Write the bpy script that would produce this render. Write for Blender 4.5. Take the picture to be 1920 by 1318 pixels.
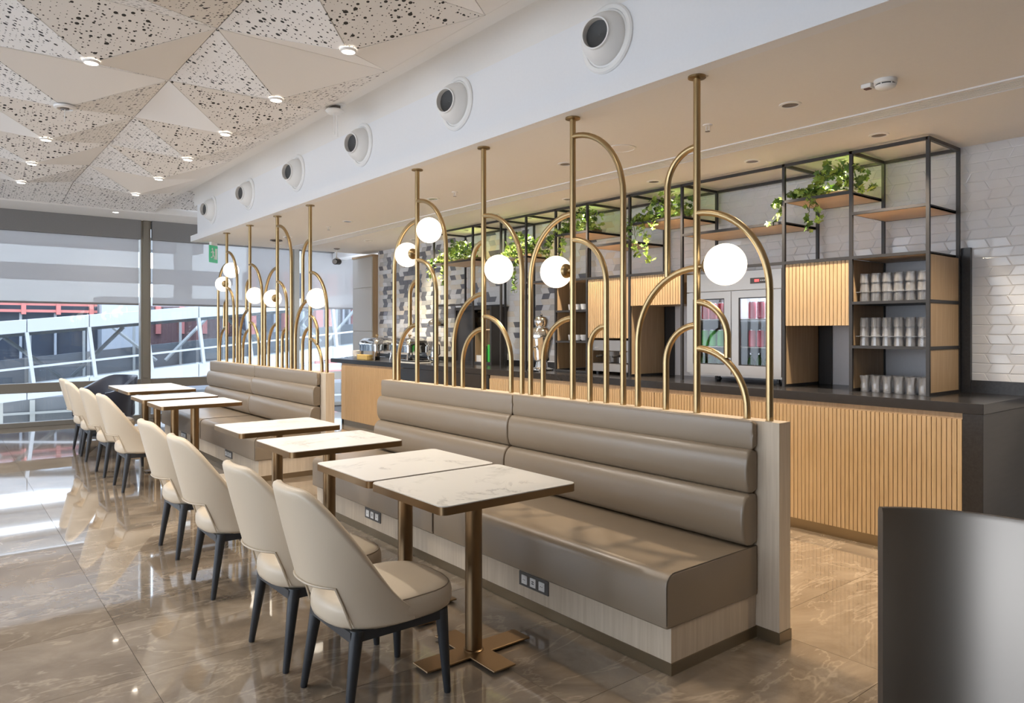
import bpy, bmesh, math, random
from mathutils import Vector, Matrix
R = random.Random(7)
for o in list(bpy.data.objects): bpy.data.objects.remove(o)
S = bpy.context.scene
COL = S.collection
pi = math.pi
sin, cos = math.sin, math.cos

# ---------------------------------------------------------------- camera
cam = bpy.data.objects.new('camera', bpy.data.cameras.new('camera'))
COL.objects.link(cam)
cam.location = (0, 0, 1.42)
cam.rotation_euler = (pi/2, 0, -math.atan((960+122)/1352.0))
cam.data.sensor_width = 36.0
cam.data.lens = 36.0*1352/1920
cam.data.shift_y = -(659-619)/1920.0
cam.data.clip_start = 0.05
cam.data.clip_end = 500
S.camera = cam
# ---------------------------------------------------------------- exposure
S.view_settings.view_transform = 'Standard'
S.view_settings.look = 'None'
S.view_settings.gamma = 1
S.view_settings.use_curve_mapping = False
S.view_settings.exposure = 0.72
# ---------------------------------------------------------------- world: bright hazy sky
W = bpy.data.worlds.new('sky'); S.world = W; W.use_nodes = True
nt = W.node_tree; nt.nodes.clear()
wo = nt.nodes.new('ShaderNodeOutputWorld'); bg = nt.nodes.new('ShaderNodeBackground')
tc = nt.nodes.new('ShaderNodeTexCoord'); sx = nt.nodes.new('ShaderNodeSeparateXYZ')
rp = nt.nodes.new('ShaderNodeValToRGB')
nt.links.new(tc.outputs['Generated'], sx.inputs[0]); nt.links.new(sx.outputs['Z'], rp.inputs[0])
rp.color_ramp.elements[0].position = 0.0; rp.color_ramp.elements[0].color = (0.82, 0.90, 1.0, 1)
rp.color_ramp.elements[1].position = 0.7; rp.color_ramp.elements[1].color = (0.62, 0.76, 1.0, 1)
nt.links.new(rp.outputs[0], bg.inputs[0]); bg.inputs[1].default_value = 3.1
S.cycles.transparent_max_bounces = 40
nt.links.new(bg.outputs[0], wo.inputs[0])
# ---------------------------------------------------------------- lamps helper
def kelvin_warm(w=1.0): return (1.0, 0.80*w+0.95*(1-w), 0.56*w+0.9*(1-w))
def spot(loc, power, col, angle=120, rad=0.06, blend=0.9):
    l = bpy.data.lights.new('downlight_lamp', 'SPOT'); l.energy = power; l.color = col
    l.spot_size = math.radians(angle); l.spot_blend = blend; l.shadow_soft_size = rad
    o = bpy.data.objects.new('downlight_lamp', l); COL.objects.link(o); o.location = loc
    return o
def area(loc, rot, sx_, sy_, power, col):
    l = bpy.data.lights.new('area_lamp', 'AREA'); l.shape = 'RECTANGLE'; l.size = sx_; l.size_y = sy_
    l.energy = power; l.color = col
    o = bpy.data.objects.new('area_lamp', l); COL.objects.link(o); o.location = loc; o.rotation_euler = rot
    return o
sun = bpy.data.lights.new('sun', 'SUN'); sun.energy = 1.2; sun.angle = math.radians(8); sun.color = (1, .96, .9)
suno = bpy.data.objects.new('sun', sun); COL.objects.link(suno); suno.rotation_euler = (math.radians(38), 0, math.radians(-15))

# ---------------------------------------------------------------- mesh helper
class MB:
    def __init__(s): s.v = []; s.f = []; s.m = []; s.uv = {}; s.mi = 0
    def face(s, pts, mi=None):
        n = len(s.v); s.v += [tuple(p) for p in pts]; s.f.append(tuple(range(n, n+len(pts)))); s.m.append(s.mi if mi is None else mi)
    def grid(s, rows, cu=False, cv=False, mi=None):
        n = len(s.v); a = len(rows); b = len(rows[0])
        for r in rows: s.v += [tuple(p) for p in r]
        for i in range(a if cu else a-1):
            for j in range(b if cv else b-1):
                i2 = (i+1) % a; j2 = (j+1) % b
                s.f.append((n+i*b+j, n+i*b+j2, n+i2*b+j2, n+i2*b+j)); s.m.append(s.mi if mi is None else mi)
    def box(s, x0, x1, y0, y1, z0, z1):
        n = len(s.v)
        s.v += [(x0,y0,z0),(x1,y0,z0),(x1,y1,z0),(x0,y1,z0),(x0,y0,z1),(x1,y0,z1),(x1,y1,z1),(x0,y1,z1)]
        for q in ((0,3,2,1),(4,5,6,7),(0,1,5,4),(1,2,6,5),(2,3,7,6),(3,0,4,7)):
            s.f.append(tuple(n+i for i in q)); s.m.append(s.mi)
        return s
    def tube(s, pts, r, seg=12, cap=True):
        pts = [Vector(p) for p in pts]; rows = []; up = None
        for i, p in enumerate(pts):
            d = (pts[min(i+1, len(pts)-1)]-pts[max(i-1, 0)]).normalized()
            if up is None:
                up = Vector((0,0,1)) if abs(d.z) < .9 else Vector((1,0,0))
            a = d.cross(up).normalized(); b = a.cross(d).normalized(); up = b
            rr = r[i] if isinstance(r, (list, tuple)) else r
            rows.append([p + (a*cos(2*pi*k/seg)+b*sin(2*pi*k/seg))*rr for k in range(seg)])
        s.grid(rows, cv=True)
        if cap:
            s.face(rows[0][::-1]); s.face(rows[-1])
        return s
    def lathe(s, prof, c=(0,0,0), seg=20, axis='z', cap=True):
        rows = []
        for r, z in prof:
            row = []
            for k in range(seg):
                a = 2*pi*k/seg; x, y = r*cos(a), r*sin(a)
                if axis == 'z': p = (c[0]+x, c[1]+y, c[2]+z)
                elif axis == 'x': p = (c[0]+z, c[1]+x, c[2]+y)
                else: p = (c[0]+y, c[1]+z, c[2]+x)
                row.append(p)
            rows.append(row)
        s.grid(rows, cv=True)
        if cap:
            if prof[0][0] > 1e-5: s.face(rows[0][::-1])
            if prof[-1][0] > 1e-5: s.face(rows[-1])
        return s
    def prism(s, poly, lo, hi, axis='z', inset=0.0, steps=1):
        # poly: 2-D outline; extruded along axis. inset>0 rounds the two ends.
        cx = sum(p[0] for p in poly)/len(poly); cy = sum(p[1] for p in poly)/len(poly)
        st = []
        if inset > 0:
            k = 4
            for i in range(k+1):
                a = pi/2*i/k; st.append((lo+inset*(1-sin(a)), inset*(1-cos(pi/2-a+0)) if False else inset*(1-sin(a))))
            st = []
            for i in range(k+1):
                a = pi/2*i/k; st.append((lo+inset*(1-cos(a)), inset*(1-sin(a))))
            for i in range(k, -1, -1):
                a = pi/2*i/k; st.append((hi-inset*(1-cos(a)), inset*(1-sin(a))))
        else: st = [(lo, 0), (hi, 0)]
        def P(u, v, w):
            return (u, v, w) if axis == 'z' else ((w, u, v) if axis == 'x' else (u, w, v))
        rows = []
        for w, ins in st:
            row = []
            for u, v in poly:
                d = math.hypot(u-cx, v-cy) or 1
                k = max(0.0, 1-ins/d)
                row.append(P(cx+(u-cx)*k, cy+(v-cy)*k, w))
            rows.append(row)
        s.grid(rows, cv=True); s.face(rows[0][::-1]); s.face(rows[-1])
        return s
    def add(s, o, off=(0,0,0)):
        n = len(s.v); s.v += [(x+off[0], y+off[1], z+off[2]) for x, y, z in o.v]
        s.f += [tuple(n+i for i in f) for f in o.f]; s.m += o.m
        return s
    def mesh(s, name, mats, smooth=False, off=(0,0,0), auto=None):
        me = bpy.data.meshes.new(name)
        me.from_pydata([(x-off[0], y-off[1], z-off[2]) for x, y, z in s.v], [], s.f)
        for m in (mats if isinstance(mats, (list, tuple)) else [mats]): me.materials.append(m)
        me.polygons.foreach_set('material_index', s.m)
        bm = bmesh.new(); bm.from_mesh(me)
        bmesh.ops.remove_doubles(bm, verts=bm.verts, dist=1e-6)
        bmesh.ops.recalc_face_normals(bm, faces=bm.faces); bm.to_mesh(me); bm.free()
        if smooth:
            me.polygons.foreach_set('use_smooth', [True]*len(me.polygons))
            if auto: me.set_sharp_from_angle(angle=math.radians(auto))
        me.update()
        return me
def origin(p):
    v = Vector((0,0,0))
    while p is not None: v += p.location; p = p.parent
    return v
def put(name, mb, mats, parent=None, smooth=False, auto=40, bevel=0, local=False, label=None, kind=None, seg=2, loc=None):
    off = (0,0,0) if local or parent is None else origin(parent)
    if loc is not None: off = Vector(loc)+Vector(off)*0
    me = mb.mesh(name, mats, smooth, off, auto)
    o = bpy.data.objects.new(name, me); COL.objects.link(o); o.parent = parent
    if loc is not None: o.location = loc
    if bevel:
        b = o.modifiers.new('bevel', 'BEVEL'); b.width = bevel; b.segments = seg; b.limit_method = 'ANGLE'; b.angle_limit = math.radians(50)
        b.harden_normals = False
    if label: o['label'] = label
    if kind: o['kind'] = kind
    return o
def thing(name, label, cat, loc=(0,0,0), rz=0, group=None):
    o = bpy.data.objects.new(name, None); COL.objects.link(o); o.empty_display_size = .1
    o.location = loc; o.rotation_euler = (0,0,rz); o['label'] = label; o['category'] = cat
    if group: o['group'] = group
    return o
def tag(o, label, cat, group=None):
    o['label'] = label; o['category'] = cat
    if group: o['group'] = group
    return o
def struct(name, mb, mats, parent=None, **k):
    o = put(name, mb, mats, parent, **k)
    o['kind'] = 'structure'
    return o
def dup(root, loc=None, label=None, group=None, rz=None):
    r = root.copy(); COL.objects.link(r)
    if loc is not None: r.location = loc
    if rz is not None: r.rotation_euler = (0,0,rz)
    if label: r['label'] = label
    if group: r['group'] = group
    def rec(src, dst):
        for ch in list(src.children):
            c = ch.copy(); COL.objects.link(c); c.parent = dst
            rec(ch, c)
    rec(root, r)
    return r
def inst(name, me, parent, loc, rot=None, scale=None):
    o = bpy.data.objects.new(name, me); COL.objects.link(o); o.parent = parent; o.location = loc
    if rot: o.rotation_euler = rot
    if scale: o.scale = scale
    return o

# ---------------------------------------------------------------- materials
def nodes(name):
    m = bpy.data.materials.new(name); m.use_nodes = True
    return m, m.node_tree, m.node_tree.nodes['Principled BSDF']
def N(t, ty, **k):
    n = t.nodes.new(ty)
    for a, b in k.items(): setattr(n, a, b)
    return n
def simple(name, col, rough=.5, metal=0, spec=.5, coat=0, emis=None, estr=0, bump=0, bscale=60, var=0):
    m, t, b = nodes(name)
    b.inputs['Base Color'].default_value = (*col, 1); b.inputs['Roughness'].default_value = rough
    b.inputs['Metallic'].default_value = metal; b.inputs['Specular IOR Level'].default_value = spec
    b.inputs['Coat Weight'].default_value = coat
    if emis:
        b.inputs['Emission Color'].default_value = (*emis, 1); b.inputs['Emission Strength'].default_value = estr
    tc = N(t, 'ShaderNodeTexCoord'); nz = N(t, 'ShaderNodeTexNoise')
    nz.inputs['Scale'].default_value = bscale; nz.inputs['Detail'].default_value = 3
    t.links.new(tc.outputs['Object'], nz.inputs['Vector'])
    if bump:
        bp = N(t, 'ShaderNodeBump'); bp.inputs['Strength'].default_value = bump; bp.inputs['Distance'].default_value = .002
        t.links.new(nz.outputs['Fac'], bp.inputs['Height']); t.links.new(bp.outputs[0], b.inputs['Normal'])
    if var:
        mx = N(t, 'ShaderNodeMix', data_type='RGBA')
        mx.inputs[6].default_value = (*[c*(1-var) for c in col], 1); mx.inputs[7].default_value = (*[min(1, c*(1+var)) for c in col], 1)
        t.links.new(nz.outputs['Fac'], mx.inputs[0]); t.links.new(mx.outputs[2], b.inputs['Base Color'])
    return m
def wood(name, c1, c2, rough=.45, scale=(60, 60, 3), geo=False):
    m, t, b = nodes(name)
    tc = N(t, 'ShaderNodeTexCoord'); mp = N(t, 'ShaderNodeMapping'); mp.inputs['Scale'].default_value = scale
    n1 = N(t, 'ShaderNodeTexNoise'); n1.inputs['Scale'].default_value = 1; n1.inputs['Detail'].default_value = 5; n1.inputs['Roughness'].default_value = .6
    t.links.new(tc.outputs['Object'], mp.inputs[0]); t.links.new(mp.outputs[0], n1.inputs['Vector'])
    r = N(t, 'ShaderNodeValToRGB'); r.color_ramp.elements[0].position = .3; r.color_ramp.elements[1].position = .7
    r.color_ramp.elements[0].color = (*c1, 1); r.color_ramp.elements[1].color = (*c2, 1)
    t.links.new(n1.outputs['Fac'], r.inputs[0]); t.links.new(r.outputs[0], b.inputs['Base Color'])
    b.inputs['Roughness'].default_value = rough
    bp = N(t, 'ShaderNodeBump'); bp.inputs['Strength'].default_value = .08; bp.inputs['Distance'].default_value = .001
    t.links.new(n1.outputs['Fac'], bp.inputs['Height']); t.links.new(bp.outputs[0], b.inputs['Normal'])
    return m
def marble_floor():
    m, t, b = nodes('floor_marble')
    g = N(t, 'ShaderNodeNewGeometry'); oi = N(t, 'ShaderNodeObjectInfo')
    ad = N(t, 'ShaderNodeVectorMath', operation='MULTIPLY_ADD')
    cb = N(t, 'ShaderNodeCombineXYZ'); t.links.new(oi.outputs['Random'], cb.inputs[2])
    ad.inputs[1].default_value = (0, 0, 9)
    t.links.new(cb.outputs[0], ad.inputs[0]); t.links.new(g.outputs['Position'], ad.inputs[2])
    n1 = N(t, 'ShaderNodeTexNoise'); n1.inputs['Scale'].default_value = 2.2; n1.inputs['Detail'].default_value = 8; n1.inputs['Roughness'].default_value = .68; n1.inputs['Distortion'].default_value = 1.2
    t.links.new(ad.outputs[0], n1.inputs['Vector'])
    r = N(t, 'ShaderNodeValToRGB')
    r.color_ramp.elements[0].position = .28; r.color_ramp.elements[0].color = (.135, .103, .074, 1)
    r.color_ramp.elements[1].position = .75; r.color_ramp.elements[1].color = (.285, .230, .172, 1)
    t.links.new(n1.outputs['Fac'], r.inputs[0])
    # veins: narrow ridges of a stretched noise
    mp = N(t, 'ShaderNodeMapping'); mp.inputs['Rotation'].default_value = (0, 0, .6); mp.inputs['Scale'].default_value = (1.0, 2.4, 1)
    t.links.new(ad.outputs[0], mp.inputs[0])
    n2 = N(t, 'ShaderNodeTexNoise'); n2.inputs['Scale'].default_value = 1.25; n2.inputs['Detail'].default_value = 5; n2.inputs['Roughness'].default_value = .62; n2.inputs['Distortion'].default_value = .6
    t.links.new(mp.outputs[0], n2.inputs['Vector'])
    s1 = N(t, 'ShaderNodeMath', operation='SUBTRACT'); s1.inputs[1].default_value = .5; t.links.new(n2.outputs['Fac'], s1.inputs[0])
    s2 = N(t, 'ShaderNodeMath', operation='ABSOLUTE'); t.links.new(s1.outputs[0], s2.inputs[0])
    r2 = N(t, 'ShaderNodeValToRGB'); r2.color_ramp.elements[0].position = 0; r2.color_ramp.elements[0].color = (1, 1, 1, 1)
    r2.color_ramp.elements[1].position = .018; r2.color_ramp.elements[1].color = (0, 0, 0, 1)
    t.links.new(s2.outputs[0], r2.inputs[0])
    ml = N(t, 'ShaderNodeMath', operation='MULTIPLY'); ml.inputs[1].default_value = .32; t.links.new(r2.outputs[0], ml.inputs[0])
    mx = N(t, 'ShaderNodeMix', data_type='RGBA'); mx.inputs[7].default_value = (.52, .43, .33, 1)
    t.links.new(ml.outputs[0], mx.inputs[0]); t.links.new(r.outputs[0], mx.inputs[6])
    t.links.new(mx.outputs[2], b.inputs['Base Color'])
    b.inputs['Roughness'].default_value = .05; b.inputs['Specular IOR Level'].default_value = .75
    b.inputs['Coat Weight'].default_value = .5; b.inputs['Coat Roughness'].default_value = .02; b.inputs['Coat IOR'].default_value = 1.6
    return m
def marble_white():
    m, t, b = nodes('table_marble')
    tc = N(t, 'ShaderNodeTexCoord'); oi = N(t, 'ShaderNodeObjectInfo')
    ad = N(t, 'ShaderNodeVectorMath', operation='ADD'); t.links.new(tc.outputs['Object'], ad.inputs[0]); t.links.new(oi.outputs['Location'], ad.inputs[1])
    n2 = N(t, 'ShaderNodeTexNoise'); n2.inputs['Scale'].default_value = 3.2; n2.inputs['Detail'].default_value = 7; n2.inputs['Roughness'].default_value = .62; n2.inputs['Distortion'].default_value = 1.0
    t.links.new(ad.outputs[0], n2.inputs['Vector'])
    s1 = N(t, 'ShaderNodeMath', operation='SUBTRACT'); s1.inputs[1].default_value = .5; t.links.new(n2.outputs['Fac'], s1.inputs[0])
    s2 = N(t, 'ShaderNodeMath', operation='ABSOLUTE'); t.links.new(s1.outputs[0], s2.inputs[0])
    r2 = N(t, 'ShaderNodeValToRGB'); r2.color_ramp.elements[0].position = 0; r2.color_ramp.elements[0].color = (.8, .8, .8, 1)
    r2.color_ramp.elements[1].position = .03; r2.color_ramp.elements[1].color = (0, 0, 0, 1)
    t.links.new(s2.outputs[0], r2.inputs[0])
    n3 = N(t, 'ShaderNodeTexNoise'); n3.inputs['Scale'].default_value = 4; t.links.new(ad.outputs[0], n3.inputs['Vector'])
    rr = N(t, 'ShaderNodeMapRange'); rr.inputs[1].default_value = .45; rr.inputs[2].default_value = .65; t.links.new(n3.outputs['Fac'], rr.inputs[0])
    ml = N(t, 'ShaderNodeMath', operation='MULTIPLY'); t.links.new(r2.outputs[0], ml.inputs[0]); t.links.new(rr.outputs[0], ml.inputs[1])
    mx = N(t, 'ShaderNodeMix', data_type='RGBA'); mx.inputs[6].default_value = (.80, .76, .70, 1); mx.inputs[7].default_value = (.45, .42, .38, 1)
    t.links.new(ml.outputs[0], mx.inputs[0]); t.links.new(mx.outputs[2], b.inputs['Base Color'])
    b.inputs['Roughness'].default_value = .3
    return m
def perforated():
    # white metal panel punched with two sizes of round holes on a jittered grid
    m, t, b = nodes('perforated_panel')
    uv = N(t, 'ShaderNodeUVMap')
    def dots(scale, thr, rnd, keep):
        v = N(t, 'ShaderNodeTexVoronoi', voronoi_dimensions='2D'); v.inputs['Scale'].default_value = scale; v.inputs['Randomness'].default_value = rnd
        t.links.new(uv.outputs[0], v.inputs['Vector'])
        sp = N(t, 'ShaderNodeSeparateColor'); t.links.new(v.outputs['Color'], sp.inputs[0])
        rad = N(t, 'ShaderNodeMath', operation='MULTIPLY'); rad.inputs[1].default_value = thr; t.links.new(sp.outputs[0], rad.inputs[0])
        k = N(t, 'ShaderNodeMath', operation='LESS_THAN'); k.inputs[1].default_value = keep; t.links.new(sp.outputs[1], k.inputs[0])
        r2 = N(t, 'ShaderNodeMath', operation='MULTIPLY'); t.links.new(rad.outputs[0], r2.inputs[0]); t.links.new(k.outputs[0], r2.inputs[1])
        l = N(t, 'ShaderNodeMath', operation='LESS_THAN'); t.links.new(v.outputs['Distance'], l.inputs[0]); t.links.new(r2.outputs[0], l.inputs[1])
        return l
    a = dots(23, .33, .55, .48); c = dots(36, .24, .5, .6)
    mx = N(t, 'ShaderNodeMath', operation='MAXIMUM'); t.links.new(a.outputs[0], mx.inputs[0]); t.links.new(c.outputs[0], mx.inputs[1])
    mc = N(t, 'ShaderNodeMix', data_type='RGBA'); mc.inputs[6].default_value = (.78, .76, .74, 1); mc.inputs[7].default_value = (.02, .02, .02, 1)
    t.links.new(mx.outputs[0], mc.inputs[0]); t.links.new(mc.outputs[2], b.inputs['Base Color'])
    b.inputs['Roughness'].default_value = .55; b.inputs['Specular IOR Level'].default_value = .3
    return m
def thinglass(name, tint=(.95, .97, .97), refl=1.0, ior=1.45, rough=0.0, body=0.0, bodycol=(.8,.85,.85)):
    m, t, b = nodes(name); t.nodes.remove(b)
    out = [n for n in t.nodes if n.type == 'OUTPUT_MATERIAL'][0]
    tr = N(t, 'ShaderNodeBsdfTransparent'); tr.inputs[0].default_value = (*tint, 1)
    gl = N(t, 'ShaderNodeBsdfGlossy'); gl.inputs['Roughness'].default_value = rough
    fr = N(t, 'ShaderNodeFresnel'); fr.inputs[0].default_value = ior
    ml = N(t, 'ShaderNodeMath', operation='MULTIPLY'); ml.inputs[1].default_value = refl; t.links.new(fr.outputs[0], ml.inputs[0])
    mx = N(t, 'ShaderNodeMixShader'); t.links.new(ml.outputs[0], mx.inputs[0]); t.links.new(tr.outputs[0], mx.inputs[1]); t.links.new(gl.outputs[0], mx.inputs[2])
    last = mx
    if body:
        df = N(t, 'ShaderNodeBsdfDiffuse'); df.inputs[0].default_value = (*bodycol, 1)
        m2 = N(t, 'ShaderNodeMixShader'); m2.inputs[0].default_value = body; t.links.new(mx.outputs[0], m2.inputs[1]); t.links.new(df.outputs[0], m2.inputs[2]); last = m2
    t.links.new(last.outputs[0], out.inputs[0])
    return m
def blindfabric():
    m, t, b = nodes('screen_fabric'); t.nodes.remove(b)
    out = [n for n in t.nodes if n.type == 'OUTPUT_MATERIAL'][0]
    tr = N(t, 'ShaderNodeBsdfTransparent'); df = N(t, 'ShaderNodeBsdfDiffuse'); df.inputs[0].default_value = (.60, .575, .565, 1)
    tl = N(t, 'ShaderNodeBsdfTranslucent'); tl.inputs[0].default_value = (.62, .595, .585, 1)
    a = N(t, 'ShaderNodeMixShader'); a.inputs[0].default_value = .50; t.links.new(df.outputs[0], a.inputs[1]); t.links.new(tl.outputs[0], a.inputs[2])
    c = N(t, 'ShaderNodeMixShader'); c.inputs[0].default_value = .27; t.links.new(a.outputs[0], c.inputs[1]); t.links.new(tr.outputs[0], c.inputs[2])
    t.links.new(c.outputs[0], out.inputs[0])
    return m
def brushed(name, col, rough=.32, sc=(2, 2, 300)):
    m, t, b = nodes(name)
    b.inputs['Base Color'].default_value = (*col, 1); b.inputs['Metallic'].default_value = 1
    tc = N(t, 'ShaderNodeTexCoord'); mp = N(t, 'ShaderNodeMapping'); mp.inputs['Scale'].default_value = sc
    nz = N(t, 'ShaderNodeTexNoise'); nz.inputs['Scale'].default_value = 1; nz.inputs['Detail'].default_value = 2
    t.links.new(tc.outputs['Object'], mp.inputs[0]); t.links.new(mp.outputs[0], nz.inputs['Vector'])
    mr = N(t, 'ShaderNodeMapRange'); mr.inputs[3].default_value = rough-.02; mr.inputs[4].default_value = rough+.03
    t.links.new(nz.outputs['Fac'], mr.inputs[0]); t.links.new(mr.outputs[0], b.inputs['Roughness'])
    return m
M = dict(
    floor=marble_floor(), joint=simple('floor_joint', (.10, .085, .07), .6),
    white=simple('white_paint', (.79, .795, .81), .6, var=.02), ceilwhite=simple('ceiling_paint', (.80, .78, .75), .7, var=.02),
    panel=simple('plain_panel', (.78, .76, .74), .55, spec=.3), perf=perforated(),
    wallgrey=simple('grey_board', (.60, .60, .63), .6, var=.04),
    grout=simple('tile_grout', (.58, .585, .60), .5),
    tilew=simple('white_glazed_tile', (.61, .625, .655), .13, spec=.6, var=.06, bscale=8), tileb=simple('beige_glazed_tile', (.60, .565, .52), .15, spec=.6, var=.08, bscale=8),
    tileg=simple('grey_glazed_tile', (.42, .42, .43), .15, spec=.6, var=.08, bscale=8), tiled=simple('slate_glazed_tile', (.14, .145, .17), .15, spec=.6, var=.1, bscale=8),
    leather=simple('taupe_leather', (.238, .182, .124), .31, spec=.65, bump=.12, bscale=350, var=.05), seam=simple('leather_seam', (.10, .078, .055), .6), creamseam=simple('cream_seam', (.30, .235, .165), .5),
    cream=simple('cream_leather', (.60, .50, .375), .38, bump=.1, bscale=300, var=.03), piping=simple('cream_piping', (.50, .41, .30), .4),
    leg=simple('charcoal_lacquer', (.028, .030, .034), .42, var=.1), navy=simple('navy_leather', (.028, .032, .05), .35, bump=.1, bscale=200),
    oak=wood('oak_slats', (.46, .315, .165), (.60, .43, .245), .45, (90, 90, 4)), oakdark=simple('oak_groove', (.16, .10, .05), .7),
    oakv=wood('oak_veneer', (.36, .25, .145), (.47, .34, .21), .5, (70, 70, 3)), oaklit=wood('daylit_oak_veneer', (.50, .405, .295), (.62, .52, .40), .5, (60, 60, 2.5)),  # second veneer is the same oak, its daylit paleness put into the colour
    shelfwood=wood('shelf_wood', (.54, .39, .25), (.64, .49, .34), .5, (8, 3, 50)),
    brass=simple('satin_brass', (.46, .335, .175), .30, metal=1, var=.04, bscale=12), brassd=simple('dark_brass', (.33, .235, .12), .35, metal=1), 
    bronze=brushed('brushed_bronze', (.27, .18, .098), .36, (260, 260, 3)), kick=simple('bronze_strip', (.30, .24, .16), .3, metal=.9),
    black=simple('black_metal', (.022, .021, .022), .45, var=.1), blackwood=wood('black_stained_wood', (.010, .010, .011), (.024, .023, .024), .32, (4, 60, 60)),
    counter=simple('black_worktop', (.018, .018, .020), .22, var=.2, bscale=25),
    dark=simple('gap_shade_black', (.012, .012, .012), .7), steel=brushed('brushed_steel', (.36, .335, .31), .34, (3, 3, 220)), chrome=simple('polished_steel', (.75, .74, .72), .08, metal=1),
    steelpanel=simple('satin_steel_sheet', (.27, .24, .21), .40, metal=1),
    globe=simple('opal_glass', (.95, .92, .86), .25, emis=(1.0, .87, .68), estr=1.25), lamp=simple('lit_diffuser', (1, .95, .88), .4, emis=(1.0, .88, .72), estr=7),
    ring=simple('white_ring', (.82, .81, .79), .4), lens=simple('unlit_lens', (.16, .13, .11), .25), red=simple('red_paint', (.50, .16, .14), .5, var=.05),
    marble=marble_white(), leaf=simple('ivy_leaf', (.28, .40, .08), .4, var=.55, bscale=18), leafd=simple('ivy_leaf_dark', (.085, .17, .035), .4, var=.4, bscale=18), stem=simple('ivy_stem', (.12, .14, .05), .6), pot=wood('planter_wood', (.20, .14, .085), (.28, .2, .12), .5),
    glass=thinglass('tumbler_glass', (.965, .965, .97), 1.8, 1.5, .02, .13, (.97, .97, .98)), pane=thinglass('window_pane', (.93, .96, .97), 1.0, 1.45), fridgepane=thinglass('fridge_pane', (.86, .88, .90), .7, 1.45),
    fabric=blindfabric(), pelmet=simple('blind_box_grey', (.20, .195, .195), .7, var=.05), alu=simple('champagne_aluminium', (.27, .25, .215), .42, metal=.5, var=.04),
    outlet=simple('grey_plate', (.10, .095, .09), .4), plastic=simple('white_plastic', (.78, .78, .77), .35), cup=simple('white_china', (.82, .81, .79), .2),
    canred=simple('red_can', (.62, .045, .07), .3), canpink=simple('pink_can', (.80, .20, .28), .3), cangreen=simple('green_can', (.12, .55, .14), .3), bottle=simple('green_bottle', (.02, .09, .03), .12), canlid=simple('can_lid', (.7, .7, .7), .3, metal=1),
    green=simple('green_carton', (.03, .42, .05), .5), signgreen=simple('exit_sign_green', (.02, .30, .12), .35, emis=(.05, .6, .25), estr=.15), signwhite=simple('exit_sign_white', (.85, .9, .88), .4),
    ext=simple('white_cladding', (.40, .41, .43), .5, var=.03, bscale=2), extglass=simple('dark_glazing', (.07, .08, .10), .12, var=.3, bscale=1.5), extdark=simple('dark_interior', (.15, .152, .158), .8, var=.3, bscale=1.2), extbeam=simple('grey_beam', (.42, .41, .38), .6), apron=simple('concrete_apron', (.45, .45, .46), .8, var=.1, bscale=1), brick=simple('dull_brown_cladding', (.14, .075, .075), .7, var=.3, bscale=2),
    display=simple('red_display', (.3, .02, .02), .4, emis=(1, .08, .08), estr=1.2), yellow=simple('yellow_paper', (.62, .45, .16), .6), fridgein=simple('fridge_liner', (.55, .57, .60), .5), fridgelit=simple('fridge_lamp', (1, 1, 1), .5, emis=(.9, .95, 1), estr=3),
)

# ================================================================ SETTING
HC = 2.71            # bar ceiling height
ZR = 3.31            # rim of the folded ceiling modules
ZA = 3.13            # their lowest points
XW = 5.66            # tiled wall
YW = 12.70           # window wall
fl = MB().box(-6, 6.2, -5.0, 13.2, -.25, -.006); floor = struct('floor', fl, M['joint'])
tm = MB().box(-.599, .599, -.319, .319, -.006, 0).mesh('floor_tile', [M['floor']])
for i in range(-5, 5):
    for j in range(-7, 21):
        x = .68+.6+1.2*i; y = 3.905+.32+.64*j
        if x > 6 or y > 13 or x < -5.4: continue
        inst('floor_tile', tm, floor, (x, y, 0))
# ---- walls out of view
wl = MB()
for y0, y1 in ((-5, -1.0), (2.4, 2.55), (5.4, 5.6), (8.8, 9.0), (12.3, 12.9)): wl.box(-5.2, -5.0, y0, y1, 0, 3.6)
wl.box(-5.2, -5.0, -5, 12.9, 0, .3); wl.box(-5.2, -5.0, -5, 12.9, 2.95, 3.6)
struct('wall_left', wl, M['white'])
struct('wall_back', MB().box(-5.2, 6.0, -5.2, -5.0, 0, 3.7), M['oakv'])
# ---- tiled wall with lozenge tiles
wr = MB().box(XW+.004, XW+.16, -5, 10.59, 0, 2.9)
wallr = struct('wall_right', wr, M['grout'])
th, tw, sl = .0665, .130, .034
tmats = [M['tilew'], M['tileb'], M['tileg'], M['tiled']]
def tile_geo(mb, yc, zc, s, tilt, mi):
    g = .0; h = th/2-g; w = tw/2-g; e = .0055
    def q(a, b, x): return (XW+.0015, yc+a*w+s*sl/2*b, zc+b*h)
    o = [q(-1,-1,XW+.004), q(1,-1,XW+.004), q(1,1,XW+.004), q(-1,1,XW+.004)]
    def p(a, b):
        return (XW-.0005+tilt[0]*a+tilt[1]*b, yc+a*(w-e)+s*sl/2*b*(1-e/h), zc+b*(h-e))
    n = [p(-1,-1), p(1,-1), p(1,1), p(-1,1)]
    mb.face(n, mi)
    for k in range(4): mb.face([o[k], o[(k+1)%4], n[(k+1)%4], n[k]], mi)
rest = MB(); singles = []
z0 = .99
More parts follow.
